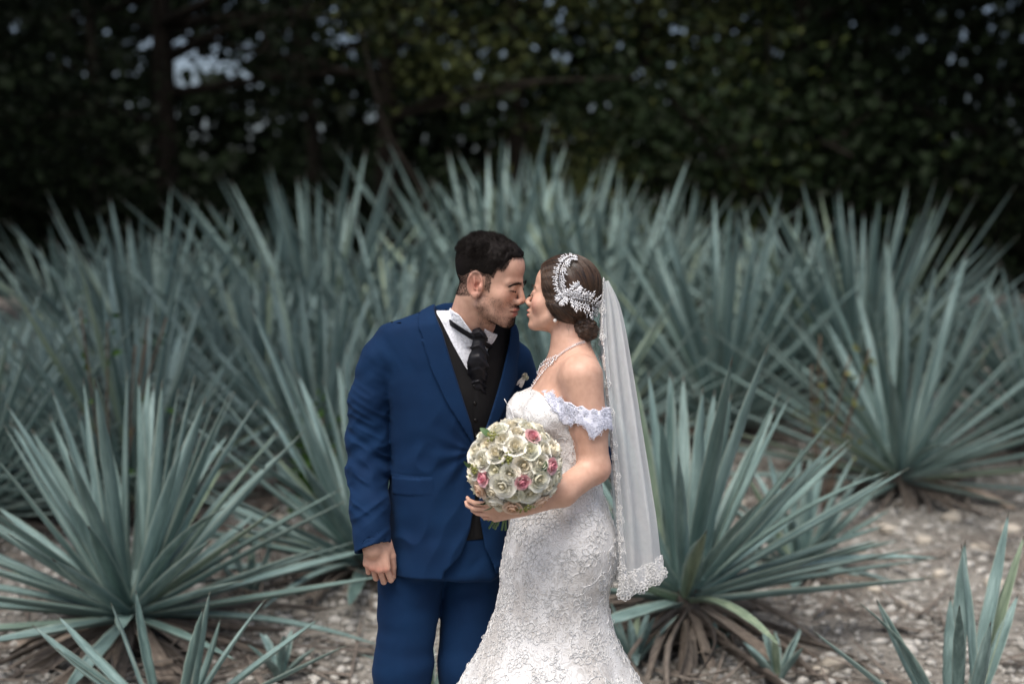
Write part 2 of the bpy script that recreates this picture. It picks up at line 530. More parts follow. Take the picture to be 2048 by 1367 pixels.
l.new(mixc(n, l, 1, r1.outputs[0], r2.outputs[0], 'MULTIPLY'), b.inputs['Base Color']); b.inputs['Roughness'].default_value = .85
bump(n, l, n1.outputs['Fac'], .5, .01, b)

def blade(name, mat, seed, bend=.05, twist=0., width=1., cup=.35, dead=False, nv=16):
    """a stiff lance-shaped blade of unit length along +Z; its hollow face looks to -Y"""
    rs = np.random.RandomState(seed); nu = 7
    t = np.linspace(0, 1, nv) ** .85
    w = .046 * width * np.interp(t, [0, .06, .25, .45, .65, .82, .95, 1], [.86, .78, .92, 1.0, .86, .56, .17, .012])
    th = .020 * np.interp(t, [0, .1, .4, .8, 1], [1.5, 1.1, .75, .35, .1]) * (0.35 if dead else 1)
    side = (rs.rand() - .5) * .06
    up = np.zeros((nv, nu, 3)); dn = np.zeros((nv, nu, 3)); col = np.zeros((nv, nu, 3))
    for i in range(nv):
        c = np.array((side * t[i] ** 2, bend * t[i] ** 2 + (.03 * math.sin(t[i] * 5 + seed) if dead else 0), t[i] - (.25 * bend * bend) * t[i] ** 3))
        tw = twist * t[i] + (rs.randn() * .12 if dead else 0)
        for j in range(nu):
            u = j / (nu - 1) * 2 - 1
            wob = 1 + (.05 * math.sin(i * 2.1 + seed + (3 if u > 0 else 0)) if abs(u) > .9 else 0)
            x = u * w[i] * wob * (1 if not dead else (.55 + .2 * math.sin(seed + 3 * t[i])))
            cp = cup * (1.9 if dead else 1) * w[i] * (1 - u * u)
            a = np.array((x, cp, 0)); e = np.array((x, cp + th[i] * (1 - u * u) ** .6 + .0012, 0))
            cs, sn = math.cos(tw), math.sin(tw)
            R = lambda q: np.array((q[0] * cs - q[1] * sn, q[0] * sn + q[1] * cs, 0))
            up[i, j] = c + R(a); dn[i, j] = c + R(e)
            col[i, j] = (t[i], abs(u), 0)
    v = np.concatenate([up.reshape(-1, 3), dn.reshape(-1, 3)])
    q = []
    N = nv * nu
    for i in range(nv - 1):
        for j in range(nu - 1):
            a = i * nu + j; q.append((a, a + 1, a + nu + 1, a + nu)); q.append((N + a, N + a + nu, N + a + nu + 1, N + a + 1))
        for j, f in ((0, 1), (nu - 1, 0)):
            a = i * nu + j; f_ = (a, a + nu, N + a + nu, N + a); q.append(f_ if f else f_[::-1])
    return mesh_np(name, v, np.array(q), mat, True, np.concatenate([col.reshape(-1, 3)] * 2))
LEAF = [blade('leaf', M_agave, k, bend=b_, twist=t_, width=w_, cup=c_) for k, (b_, t_, w_, c_) in enumerate([(.02, 0, 1, .40), (.05, .12, .95, .34), (.05, -.15, 1.0, .30), (.0, .2, .9, .45), (-.04, -.1, 1, .36), (.07, .1, .92, .28), (.03, -.3, 1.05, .42), (.07, .3, .97, .38), (-.02, .05, 1.1, .50), (.09, -.2, .88, .30), (.30, .15, .85, .3), (.03, -.4, .85, .35)])]
DEAD = [blade('dead_leaf', M_dead, 40 + k, bend=b_, twist=t_, width=w_, dead=True, nv=12) for k, (b_, t_, w_) in enumerate([(.25, .6, .8), (.45, -.8, .9), (.1, 1.2, .7), (.6, .4, .9), (.35, -1.4, .75), (.8, .3, .95), (.2, 2.0, .6), (.5, -2.2, .8)])]
def core_mesh():
    prof = [(.02, 0), (.10, .0), (.13, .06), (.12, .13), (.07, .22), (.02, .27)]
    v = []; ns = 14
    for i, (r, z) in enumerate(prof):
        for k in range(ns):
            a = k * 6.2832 / ns; rr = r * (1 + .10 * ((k + i) % 2))
            v.append((rr * math.cos(a), rr * math.sin(a), z))
    q = []
    for i in range(len(prof) - 1):
        for k in range(ns): q.append((i * ns + k, i * ns + (k + 1) % ns, (i + 1) * ns + (k + 1) % ns, (i + 1) * ns + k))
    return mesh_np('core', np.array(v), np.array(q), M_dead)
CORE = core_mesh()
ra = np.random.RandomState(2024)
def aim(o, frm, to, roll=0.0, axis_pt=None):
    """lay a blade from frm to to (in its plant's frame); its hollow face looks to the plant's axis"""
    d = Vector(to) - Vector(frm); L = d.length; z = d.normalized()
    inward = Vector((-z.x, -z.y, 0))
    if inward.length < .05: inward = Vector((ra.randn(), ra.randn(), 0))
    inward = (inward.normalized() + Vector((0, 0, .8 * (1 - z.z) + .02)))
    y = -(inward - z * inward.dot(z)).normalized()
    x = y.cross(z)
    M = Matrix((x, y, z)).transposed()
    o.rotation_mode = 'QUATERNION'
    o.rotation_quaternion = M.to_quaternion() @ Quaternion((0, 0, 1), roll)
    o.location = frm
    return L
def agave(base, H, n_leaf, label, tips=(), n_dead=10, seed=0, wide=1.0, lean=(0, 0), spread=86, group=None, low_cut=None, minang=4, lift=0.0):
    """tips: (px, py, dY) of leaves told apart in the photograph"""
    rs = np.random.RandomState(seed + 500)
    x0, y0 = base
    z0 = tz(x0, y0)
    root = empty('agave', (x0, y0, z0), label, 'agave', group)
    c = bpy.data.objects.new('core', CORE); link(c, root); c.scale = (H * .62, H * .62, H * .62 + lift * 3.0)
    dirs = []
    def leaf(tip_l, rb, wscale):
        a = math.atan2(tip_l[1], tip_l[0])
        el = math.atan2(tip_l[2], math.hypot(tip_l[0], tip_l[1]))
        frm = Vector((math.cos(a) * rb, math.sin(a) * rb, lift + H * (.05 + .13 * (el / 1.57))))
        o = bpy.data.objects.new('leaf', LEAF[rs.randint(len(LEAF))]); link(o, root)
        L = aim(o, frm, tip_l, rs.randn() * .10)
        w_ = (.42 + .42 * H) * wscale * (.85 + .25 * rs.rand())
        o.scale = (w_, w_, L)
        dirs.append(norm(np.array(tip_l)))
    for px_, py_, dY in tips:
        t = W(px_, py_, y0 + dY)
        leaf(Vector((t[0] - x0, t[1] - y0, t[2] - z0)), .07 * H, wide)
    k = 0
    for i in range(n_leaf):
        f = (i + .5) / n_leaf
        ang = math.radians(minang + (spread - minang) * f ** .80)
        az = i * 2.39996 + seed + rs.randn() * .10
        L = H * (1.0 - .06 * f + .08 * rs.randn()) * (.88 if f < .12 else 1)
        d = Vector((math.sin(ang) * math.cos(az) + lean[0], math.sin(ang) * math.sin(az) + lean[1], math.cos(ang)))
        if low_cut is not None and d.z < low_cut: continue
        dn = norm(np.array(d))
        if tips and any(dn @ e > math.cos(math.radians(8)) for e in dirs[:len(tips)]): continue
        leaf(d * L + Vector((0, 0, lift)), .075 * H * (.4 + .6 * f), wide)
    for i in range(n_dead):
        az = i * 2.39996 + seed * 3; L = H * (.45 + .45 * rs.rand())
        o = bpy.data.objects.new('dead_leaf', DEAD[rs.randint(len(DEAD))]); link(o, root)
        r0 = .07 * H
        frm = Vector((math.cos(az) * r0, math.sin(az) * r0, H * (.03 + .07 * rs.rand()) + lift * (.4 + .7 * rs.rand())))
        e = (math.cos(az) * L, math.sin(az) * L)
        to = Vector((e[0], e[1], tz(x0 + e[0], y0 + e[1]) - z0 + .01 + .03 * rs.rand()))
        aim(o, frm, to, rs.randn() * .8)
        o.scale = (H * .95, H * .55, (to - frm).length)
    return root
def at_px(px, py):
    p = ground_at(px, py); return (float(p[0]), float(p[1]))
def at_d(px, Y): return (float(W(px, 683, Y)[0]), Y)

if DEV != 'noenv':
    # near the couple, leaves set out one by one
    agave(at_px(1368, 1292), 1.16, 40, 'agave with dry skirt of dead leaves beside the veil hem', tips=[(1284, 732, -.05), (1296, 738, .22), (1338, 738, .15), (1352, 748, .0), (1396, 768, -.12), (1428, 775, .18), (1455, 768, .05), (1462, 780, -.22), (1535, 768, .1), (1562, 782, .0), (1655, 818, .05), (1672, 885, .12), (1712, 862, -.15), (1775, 942, .0), (1768, 1028, .1), (1835, 1078, -.1), (1358, 905, -.75), (1320, 820, -.3), (1405, 1065, -.55)],
          n_dead=44, seed=1, wide=.84, low_cut=.10, lift=.13, spread=80)
    agave(at_px(262, 1305), 1.15, 66, 'large agave on the gravel left of the groom, nearest full rosette', tips=[(8, 850, 0), (38, 790, .1), (125, 768, .2), (160, 755, -.1), (238, 740, .1), (275, 755, 0), (292, 735, .2), (335, 760, -.1), (348, 776, .1), (380, 748, 0), (418, 805, .2), (446, 778, -.1), (452, 776, .15), (488, 785, 0), (548, 845, .15), (598, 855, -.1), (0, 1000, .2), (-40, 1115, 0), (680, 985, .05), (640, 1085, -.1), (150, 990, -.4), (355, 870, -.5), (415, 1058, -.7), (0, 905, -.3)],
          n_dead=44, seed=2, wide=.80, low_cut=.08, lift=.09)
    agave(at_px(730, 1150), 1.20, 64, 'agave directly behind the blue suit, leaves fanning out left of his sleeve', tips=[(510, 610, .1), (555, 800, 0), (600, 800, -.1), (648, 805, .05), (452, 985, .1), (470, 1040, 0), (610, 985, -.2), (560, 905, .1)], n_dead=22, seed=3, wide=.76)
    agave(at_px(1598, 1145), .62, 30, 'small agave in the gap right of the veil, low on the gravel', n_dead=20, seed=4, wide=1.05, tips=[(1500, 925, 0), (1545, 905, .1), (1590, 890, 0), (1640, 885, .05), (1690, 900, 0), (1725, 925, -.1), (1748, 985, 0)])
    agave(at_px(1800, 985), 1.62, 74, 'dark agave in the gap at the right edge, second row', n_dead=24, seed=5, wide=.64, tips=[(1690, 735, 0), (1755, 755, -.1), (1785, 720, .1), (1800, 725, 0), (1930, 500, .2), (2000, 520, 0)])
    # cut by the lower edge of the picture
    agave(at_d(330, 4.85), .92, 10, 'agave at the bottom edge in front, its tips before the large rosette', tips=[(52, 1262, 0), (102, 1240, .1), (118, 1285, -.1), (230, 1200, -.05), (258, 1182, .1), (412, 1178, .0), (398, 1210, -.15), (450, 1238, .1), (508, 1188, .0), (630, 1222, .05), (685, 1282, -.05)], n_dead=8, seed=6, wide=.72, low_cut=.9)
    agave(at_d(1935, 4.75), .92, 0, 'agave cut by the bottom right corner, leaves rising into view', tips=[(1632, 1255, .0), (1748, 1205, .05), (1770, 1185, 0), (1812, 1165, -.05), (1918, 1075, .1), (1945, 1082, .0), (1920, 1168, -.1), (1905, 1195, .05), (2028, 1180, .1), (2015, 1020, .2), (2044, 1060, .2), (1985, 1235, -.2)], n_dead=6, seed=7, wide=.72, low_cut=.93)
    pups = [(1555, 1362, .24, 'tiny agave pup on the gravel below the big agave near the veil'), (1268, 1330, .26, 'agave pup poking out right beside the gown hem'), (500, 1190, .30, 'agave pup on bare gravel between the large rosette and the groom'), (560, 1362, .22, 'agave pup at the bottom edge left of the trousers'), (1430, 1300, .20, 'agave pup among the dead leaves of the agave by the veil'), (860, 1420, .36, 'agave pup showing between the trouser legs')]
    for i, (a, b_, h_, lab) in enumerate(pups): agave(at_px(a, b_), h_, 9, lab, n_dead=0, seed=60 + i, wide=.9, spread=45)
    # rows behind: picture column, depth, height, label
    rows = [(272, 8.3, 1.52, 'tall agave rising right behind the large left rosette'), (-70, 8.0, 1.40, 'agave cut by the left edge behind the large rosette'), (640, 8.9, 1.45, 'agave in the second row behind the shoulder of the blue suit'), (515, 10.6, 1.60, 'agave in the third row, above the gap left of the groom'), (1130, 9.2, 1.42, 'agave hidden behind the couple between their heads'),
            (1440, 10.8, 1.80, 'big broad pale agave right behind the veil, second row'), (1720, 11.6, 1.85, 'tall full agave against the dark trees, right of the big pale one'), (2090, 10.2, 1.38, 'agave cut by the right edge in the third row'), (1560, 12.6, 1.62, 'agave peeping out between the two tall right agaves'),
            (300, 12.2, 1.85, 'dim agave in the back row at left under the trees'), (640, 12.8, 2.2, 'tall agave in the back row above the groom, left of his hair'), (800, 11.2, 1.65, 'agave just left of the groom head, third row'), (985, 13.6, 2.4, 'tallest agave at the back straight above the groom head'), (1210, 12.6, 2.15, 'agave at the back above the bride headpiece'),
            (90, 10.6, 1.12, 'dim agave near the left edge, third row'), (440, 14.2, 1.55, 'dim agave far back in the shade, left of the tall back one'), (1120, 14.6, 2.3, 'agave far back between the groom and bride heads, last row'), (1330, 14.8, 1.9, 'agave in the last row above the veil top'), (1890, 13.4, 1.15, 'shaded agave in the last row at right under the dark trees'), (150, 13.6, 1.55, 'shaded agave in the last row at far left')]
    for i, (px_, Yr, h_, lab) in enumerate(rows):
        agave(at_d(px_, Yr), h_ * 1.03, 84 + ra.randint(28), lab, n_dead=14 if Yr < 11 else 5, seed=100 + i, wide=.54 + .10 * ra.rand(), spread=66 + 18 * ra.rand(), lean=(ra.randn() * .08, ra.randn() * .06))

    # fallen dead blades on the gravel
    acc = Acc()
    dead_np = []
    for me in DEAD[:4]:
        v = np.zeros(len(me.vertices) * 3, dtype=f32); me.vertices.foreach_get('co', v); v = v.reshape(-1, 3)
        q = np.zeros(len(me.polygons) * 4, dtype=np.int32); me.polygons.foreach_get('vertices', q); dead_np.append((v, q.reshape(-1, 4)))
    for i in range(640):
        y = 4.8 + 7.0 * ra.rand() ** 1.2; x = (ra.rand() * 2 - 1) * (.38 * y + .3)
        v, q = dead_np[ra.randint(4)]
        L = .25 + .55 * ra.rand(); a = ra.rand() * 6.28
        p = v * V3(.55, .25, L); p = np.stack([p[:, 0], p[:, 2], p[:, 1]], 1)
        X_ = p[:, 0] * math.cos(a) - p[:, 1] * math.sin(a) + x; Y_ = p[:, 0] * math.sin(a) + p[:, 1] * math.cos(a) + y
        acc.add(np.stack([X_, Y_, terrain(X_, Y_) + np.abs(p[:, 2]) * .8 + .006 + .02 * ra.rand()], 1), q)
    lit = acc.obj('leaf_litter', M_dead)
    tag(lit, 'dry brown dead agave leaves strewn over the gravel', 'leaf litter', None, 'stuff')

    # ------------------------------------------------------------------ weeds
    def leaf_mat(name, lo, hi, trans=.25):
        m, n, l, b = new_mat(name)
        ca = n.new('ShaderNodeVertexColor'); ca.layer_name = 'Col'
        r = ramp(n, [(0, lo), (1, hi)]); sp = n.new('ShaderNodeSeparateColor'); l.new(ca.outputs['Color'], sp.inputs[0]); l.new(sp.outputs[0], r.inputs[0])
        l.new(r.outputs[0], b.inputs['Base Color']); b.inputs['Roughness'].default_value = .6; b.inputs['Specular IOR Level'].default_value = .08
        tl = n.new('ShaderNodeBsdfTranslucent'); l.new(r.outputs[0], tl.inputs['Color'])
        mx = n.new('ShaderNodeMixShader'); mx.inputs[0].default_value = trans; l.new(b.outputs[0], mx.inputs[1]); l.new(tl.outputs[0], mx.inputs[2]); l.new(mx.outputs[0], n['Material Output'].inputs['Surface'])
        return m
    M_weed = leaf_mat('weed_leaf', (.12, .14, .045), (.25, .25, .10)); M_herb = leaf_mat('green_herb_leaf', (.03, .07, .015), (.07, .14, .03))
    M_stem, n, l, b = new_mat('brown_stem'); b.inputs['Base Color'].default_value = (.10, .065, .04, 1); b.inputs['Roughness'].default_value = .85
    def leaves_np(P, size, rs, asp=.5):
        """small folded leaves, two quads each, at points P"""
        n_ = len(P); s = size * (.6 + .8 * rs.rand(n_, 1, 1)).astype(f32)
        a = rs.randn(n_, 3).astype(f32); a /= np.linalg.norm(a, axis=1, keepdims=True)
        b_ = np.cross(a, rs.randn(n_, 3).astype(f32)); b_ /= np.linalg.norm(b_, axis=1, keepdims=True); c = np.cross(a, b_)
        a, b_, c = a[:, None], b_[:, None], c[:, None]
        u = np.array([0, .5, 1, .5, .5], dtype=f32)[None, :, None] - .5; w_ = np.array([0, asp, 0, -asp, 0], dtype=f32)[None, :, None] * .5; h = np.array([0, .14, -.05, .14, 0], dtype=f32)[None, :, None]
        v = P[:, None] + s * (a * u + b_ * w_ + c * h)
        f = (np.array([(0, 4, 1), (4, 2, 1), (0, 3, 4), (3, 2, 4)])[None] + (np.arange(n_) * 5)[:, None, None]).reshape(-1, 3)
        return v.reshape(-1, 3), f, np.repeat(rs.rand(n_, 1).astype(f32), 5, 0) * np.ones(3, dtype=f32)
    def flat_leaves(P, size, rs, asp=.55):
        """small pointed leaves, one bent quad each"""
        n_ = len(P); s = size * (.6 + .8 * rs.rand(n_, 1, 1)).astype(f32)
        a = rs.randn(n_, 3).astype(f32); a /= np.linalg.norm(a, axis=1, keepdims=True)
        b_ = np.cross(a, rs.randn(n_, 3).astype(f32)); b_ /= np.linalg.norm(b_, axis=1, keepdims=True); c = np.cross(a, b_)
        u = np.array([-.5, 0, .5, 0], dtype=f32)[None, :, None]; w_ = np.array([0, asp, 0, -asp], dtype=f32)[None, :, None] * .5; h = np.array([0, .1, 0, .1], dtype=f32)[None, :, None]
        v = P[:, None] + s * (a[:, None] * u + b_[:, None] * w_ + c[:, None] * h)
        f = (np.array([(0, 3, 1), (3, 2, 1)])[None] + (np.arange(n_) * 4)[:, None, None]).reshape(-1, 3)
        return v.reshape(-1, 3), f, np.repeat(rs.rand(n_, 1).astype(f32), 4, 0) * np.ones(3, dtype=f32)
    def weed(px, py, Y, h, n_, mat, label, seed):
        rs = np.random.RandomState(seed); p = W(px, py, Y); g = tz(p[0], Y)
        root = empty('weed', (p[0], Y, g), label, 'weed')
        top = p[2] - g
        stx = Acc(); pts = []
        for k in range(6):
            e = np.array((rs.randn() * h * .5, rs.randn() * h * .4, top + rs.randn() * h * .35), dtype=f32)
            s = spline([(0, 0, 0), e * .5 + rs.randn(3) * .03, e], 10); tube(stx, s, .005, 5); pts.append(s[4:])
        stx.obj('stems', M_stem if Y < 12 else M_bark, root)
        pts = np.concatenate(pts); P = pts[rs.randint(len(pts), size=n_)] + rs.randn(n_, 3).astype(f32) * h * .22
        v, f, c = leaves_np(P, .06 if Y < 12 else .12, rs)
        mobj('foliage', v, f, mat, root, False, c)
    weed(1652, 705, 8.5, .28, 48, M_weed, 'yellowish weed with broad leaves beside the big pale agave', 1)
    weed(650, 850, 7.9, .30, 420, M_herb, 'bright green herb behind the sleeve of the blue suit', 2)
    weed(228, 640, 7.6, .30, 26, M_herb, 'thin green weed climbing in front of the tall left agave', 3)

    # ------------------------------------------------------------------ trees behind the agaves
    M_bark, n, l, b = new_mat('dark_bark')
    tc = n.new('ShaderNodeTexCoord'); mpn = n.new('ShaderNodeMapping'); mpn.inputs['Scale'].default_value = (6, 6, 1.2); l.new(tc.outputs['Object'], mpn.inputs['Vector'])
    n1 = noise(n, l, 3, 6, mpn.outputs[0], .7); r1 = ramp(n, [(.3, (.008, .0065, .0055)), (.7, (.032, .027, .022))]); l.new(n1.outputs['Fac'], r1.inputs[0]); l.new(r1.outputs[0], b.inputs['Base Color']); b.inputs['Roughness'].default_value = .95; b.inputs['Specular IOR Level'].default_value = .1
    bump(n, l, n1.outputs['Fac'], .9, .05, b)
    M_tree = [leaf_mat('dark_tree_leaf', (.005, .010, .004), (.013, .023, .009), .03), leaf_mat('shade_toned_tree_leaf', (.0035, .0065, .003), (.010, .017, .007), .02), leaf_mat('olive_tree_leaf', (.030, .040, .014), (.080, .095, .032), .2)]  # middle entry: darkness of the wood's sides painted into the leaf colour
    def tree(x, y, label, h=9.0, r=2.6, n_=5200, mat=0, low=1.0, seed=0, trunk=.16, over=1.0, lean=0., limbs=11, leaf=.17):
        rs = np.random.RandomState(seed + 900)
        g = tz(x, y)
        root = empty('tree', (x, y, g), label, 'tree')
        tk = Acc()
        sp_ = spline([(0, 0, -.2), (lean * .3 + rs.randn() * .1, rs.randn() * .1, h * .3), (lean * .7 + rs.randn() * .25, rs.randn() * .2, h * .62), (lean + rs.randn() * .3, rs.randn() * .2, h * .95)], 24)
        tube(tk, sp_, np.linspace(trunk, trunk * .25, 24) * (1 + .5 * np.exp(-np.linspace(0, 12, 24))), 10)
        cl = []
        for k in range(limbs):
            f = .12 + .8 * (k + .5) / limbs
            z = low + (h - low) * f
            o = sp_[min(23, int(z / h / .95 * 23))]
            a = rs.rand() * 6.28 if k % 3 else -1.57 + rs.randn() * .7
            L = r * (.65 + .5 * rs.rand()) * (1.15 - .5 * f) * (over if abs(a + 1.57) < 1 else 1)
            e = o + np.array((math.cos(a) * L, math.sin(a) * L, L * (.15 + .4 * rs.rand()) - (.25 * L if f < .35 else 0)), dtype=f32)
            pt = spline([o, (o + e) / 2 + rs.randn(3) * .15, e], 8)
            tube(tk, pt, np.linspace(trunk * .42, trunk * .08, 8), 6)
            for j in (3, 5, 6, 7): cl.append(pt[j] + rs.randn(3).astype(f32) * .25)
            for j in range(2):
                q = pt[4 + j] ; e2 = q + rs.randn(3).astype(f32) * V3(.6, .6, .4) * L * .4
                tube(tk, np.array([q, (q + e2) / 2 + rs.randn(3).astype(f32) * .05, e2]), [trunk * .14, trunk * .1, trunk * .05], 5); cl.append(e2)
        tk.obj('trunk', M_bark, root)
        if over > 1:  # unseen overhanging clusters, added so the canopy darkens the wood below
            for k in range(26 if abs(x) > 3 else 8): cl.append(np.array((rs.randn() * 1.6, -4.6 + 5.5 * rs.rand(), 5.4 + 3.2 * rs.rand()), dtype=f32))
        cl = np.array(cl, dtype=f32)
        ci = rs.randint(len(cl), size=n_)
        sz = (.26 + .36 * rs.rand(len(cl))).astype(f32)[ci][:, None] * (r / 2.6) ** .5
        P = cl[ci] + rs.randn(n_, 3).astype(f32) * sz * V3(1, 1, .7)
        P = P[P[:, 2] > .15]
        v, f, c = flat_leaves(P, leaf, rs)
        mobj('crown', v, f, M_tree[mat], root, False, c)
    T = [(-6.6, 15.6, 'dense dark tree at the left edge of the wood'), (-3.9, 16.6, 'dark tree left of the sky gaps'), (-1.5, 17.4, 'dark tree with slanting bare stem above the groom'), (3.3, 17.0, 'broad dark leafy tree above the bride'), (5.9, 15.8, 'dense shade-darkened tree at the right edge of the wood'), (7.2, 13.2, 'dark tree closing the right side of the clearing'), (-7.0, 12.8, 'dark tree closing the left side of the clearing')]
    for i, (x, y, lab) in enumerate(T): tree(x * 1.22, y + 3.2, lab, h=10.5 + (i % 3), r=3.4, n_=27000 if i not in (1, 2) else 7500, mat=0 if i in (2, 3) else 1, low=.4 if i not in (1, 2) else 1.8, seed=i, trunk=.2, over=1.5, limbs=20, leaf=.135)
    tree(-4.3, 8.0, 'unseen tree added beside the clearing, its crown shading the left agaves', h=10, r=3.2, n_=9000, mat=1, low=4.6, seed=81, trunk=.2, limbs=16, leaf=.2)  # this tree and the next stand out of view, added to shade the back rows
    tree(4.9, 8.6, 'unseen tree added beside the clearing, its crown shading the right agaves', h=10, r=3.0, n_=8000, mat=1, low=4.8, seed=82, trunk=.2, limbs=16, leaf=.2)
    T2 = [(.1, 17.2, 'slender olive-green tree glimpsed between the dark trees, straight above the couple', 1), (-3.0, 21.5, 'thin tree behind the sky gaps at upper left', 0), (1.75, 18.2, 'olive tree with upright trunk in the middle distance', 1), (-6.0, 20.5, 'dark tree deeper in the wood at left', 0), (5.0, 20.5, 'dark tree deeper in the wood at right', 0), (8.5, 19.0, 'shade-darkened tree deep at far right', 0), (-9.5, 18.5, 'shade-darkened tree deep at far left', 0)]
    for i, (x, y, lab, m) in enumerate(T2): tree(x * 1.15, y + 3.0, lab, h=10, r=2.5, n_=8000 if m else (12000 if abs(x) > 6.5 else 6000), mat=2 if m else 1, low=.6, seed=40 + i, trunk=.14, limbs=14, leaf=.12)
    acc = Acc(); sl = bpy.data.objects['tree.002']
    pts = spline([W(722, 60, 16.4), W(752, 190, 16.2), W(775, 265, 16.1), W(812, 330, 16.0), W(850, 400, 15.9), W(880, 560, 15.8)], 24) - V3(*sl.location)
    tube(acc, pts, np.linspace(.014, .032, 24), 8); acc.obj('slanting_stem', M_bark, sl)
    M_young = leaf_mat('young_leaf', (.022, .034, .009), (.06, .08, .02), .25)
    weed(1545, 110, 17.2, .85, 150, M_young, 'yellowish young leaves on a thin sapling before the dark trees at upper right', 21)
    weed(1880, 330, 17.6, .7, 36, M_young, 'sparse leafy sapling against the black wood at far right', 22)
    # undergrowth that fills the wood's edge
    rs = np.random.RandomState(9)
    for i, (x, y, h_, lab) in enumerate([(-7.2, 15.0, 2.6, 'dark bush at the wood edge, far left'), (-5.0, 16.2, 2.3, 'dark bush behind the dim left agaves'), (-2.6, 17.0, 2.2, 'dark bush behind the back row left of the groom'), (.2, 18.0, 1.9, 'bush in the gap above the groom head'), (2.5, 17.4, 2.2, 'dark bush behind the agaves above the bride'), (4.7, 16.2, 2.4, 'dark bush behind the tall right agaves'), (6.8, 15.0, 2.6, 'dark bush at the wood edge, far right')]):
        x *= 1.2; y += 3.0
        root = empty('bush', (x, y, tz(x, y)), lab, 'bush')
        cl = rs.randn(26, 3) * V3(.85, .5, .30) * h_ * .5 + V3(0, 0, h_ * .5); cl[:, 2] = np.abs(cl[:, 2])
        stx = Acc()
        for c in cl[::3]: tube(stx, spline([(0, 0, 0), c * V3(.4, .4, .6), c], 6), .015, 5)
        stx.obj('stems', M_bark, root)
        P = cl[rs.randint(26, size=8000)] + rs.randn(8000, 3) * .22 * h_ / 2
        P = P[P[:, 2] > .02].astype(f32)
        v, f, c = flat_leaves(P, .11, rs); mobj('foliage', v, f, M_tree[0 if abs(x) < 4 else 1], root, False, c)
    # far wood, one mass
    NW = 80000
    P = np.stack([(rs.rand(NW) * 2 - 1) * 24, 29 + rs.rand(NW) * 6, 11 * rs.rand(NW) ** 1.15], 1).astype(f32)
    gap = np.zeros(NW, dtype=f32)                     # thin places where the sky shows through
    for gx0, gz0, wx, wz in ((-6.9, 5.8, 1.5, .9), (-4.0, 6.4, 1.3, .8), (-.6, 6.0, 1.0, 1.0), (.9, 6.8, .5, .6), (-8.0, 4.5, .5, .4)):
        gap = np.maximum(gap, np.exp(-((P[:, 0] - gx0) / wx) ** 2 - ((P[:, 2] - gz0) / wz) ** 2))
    dens = vnoise(P * V3(1, .05, 1), 1.5) + .7 * vnoise(P * V3(1, .05, 1), 3.4)
    P = P[dens > -1.3 + 1.62 * gap]
    P = np.concatenate([P, np.stack([(rs.rand(16000) * 2 - 1) * 24, 28 + rs.rand(16000) * 3, 3.4 * rs.rand(16000)], 1).astype(f32)])
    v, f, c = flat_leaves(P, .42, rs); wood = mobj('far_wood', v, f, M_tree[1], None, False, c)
    tag(wood, 'far dark wood closing the view behind the trees', 'wood', None, 'stuff')
# ------------------------------------------------------------------ the couple
def skin_material(name):
    m, n, l, b = new_mat(name)
    ca = n.new('ShaderNodeVertexColor'); ca.layer_name = 'Col'
    tc = n.new('ShaderNodeTexCoord')
    nz = noise(n, l, 45, 4, tc.outputs['Object'])
    r = ramp(n, [(0.3, (0.90, 0.85, 0.84)), (0.7, (1.08, 1.08, 1.08))])
    l.new(nz.outputs['Fac'], r.inputs[0])
    l.new(mixc(n, l, 1.0, ca.outputs['Color'], r.outputs[0], 'MULTIPLY'), b.inputs['Base Color'])
    b.inputs['Roughness'].default_value = 0.47
    b.inputs['Subsurface Weight'].default_value = 0.07
    b.inputs['Subsurface Radius'].default_value = (0.012, 0.005, 0.003)
    b.inputs['Subsurface Scale'].default_value = 0.6
    b.inputs['Specular IOR Level'].default_value = 0.38
    n2 = noise(n, l, 420, 2, tc.outputs['Object'])
    bump(n, l, n2.outputs['Fac'], 0.18, 0.0006, b)
    return m
M_skin = skin_material('skin')

def cloth_material(name, col, col2, rough=0.85, weave=900, sheen=0.08, bump_s=0.25):
    m, n, l, b = new_mat(name)
    tc = n.new('ShaderNodeTexCoord')
    nz = noise(n, l, 9, 3, tc.outputs['Object'])
    r = ramp(n, [(0.3, col), (0.72, col2)])
    l.new(nz.outputs['Fac'], r.inputs[0])
    fine = noise(n, l, weave, 2, tc.outputs['Object'], 0.7)
    fr = ramp(n, [(0.3, (0.78, 0.78, 0.78)), (0.7, (1.2, 1.2, 1.2))])
    l.new(fine.outputs['Fac'], fr.inputs[0])
    l.new(mixc(n, l, 1.0, r.outputs[0], fr.outputs[0], 'MULTIPLY'), b.inputs['Base Color'])
    b.inputs['Roughness'].default_value = rough
    b.inputs['Sheen Weight'].default_value = sheen
    b.inputs['Sheen Roughness'].default_value = 0.5
    b.inputs['Sheen Tint'].default_value = (*[min(1, c * 4 + 0.1) for c in col2], 1)
    b.inputs['Specular IOR Level'].default_value = 0.2
    bump(n, l, fine.outputs['Fac'], bump_s, 0.0008, b)
    return m
M_blue = cloth_material('blue_wool', (0.0016, 0.0165, 0.056), (0.0026, 0.0235, 0.074))
M_black = cloth_material('black_brocade', (0.0025, 0.0025, 0.003), (0.011, 0.0105, 0.011), 0.7, 120, 0.0, 0.5)
M_blacksatin = cloth_material('black_satin', (0.005, 0.005, 0.007), (0.010, 0.010, 0.013), 0.35, 500, 0.1, 0.2)
M_shirt = cloth_material('white_shirt_cotton', (0.70, 0.73, 0.80), (0.78, 0.80, 0.85), 0.8, 120, 0.1, 0.5)
M_shoe = cloth_material('black_leather', (0.006, 0.006, 0.006), (0.009, 0.008, 0.008), 0.25, 200, 0.0, 0.1)

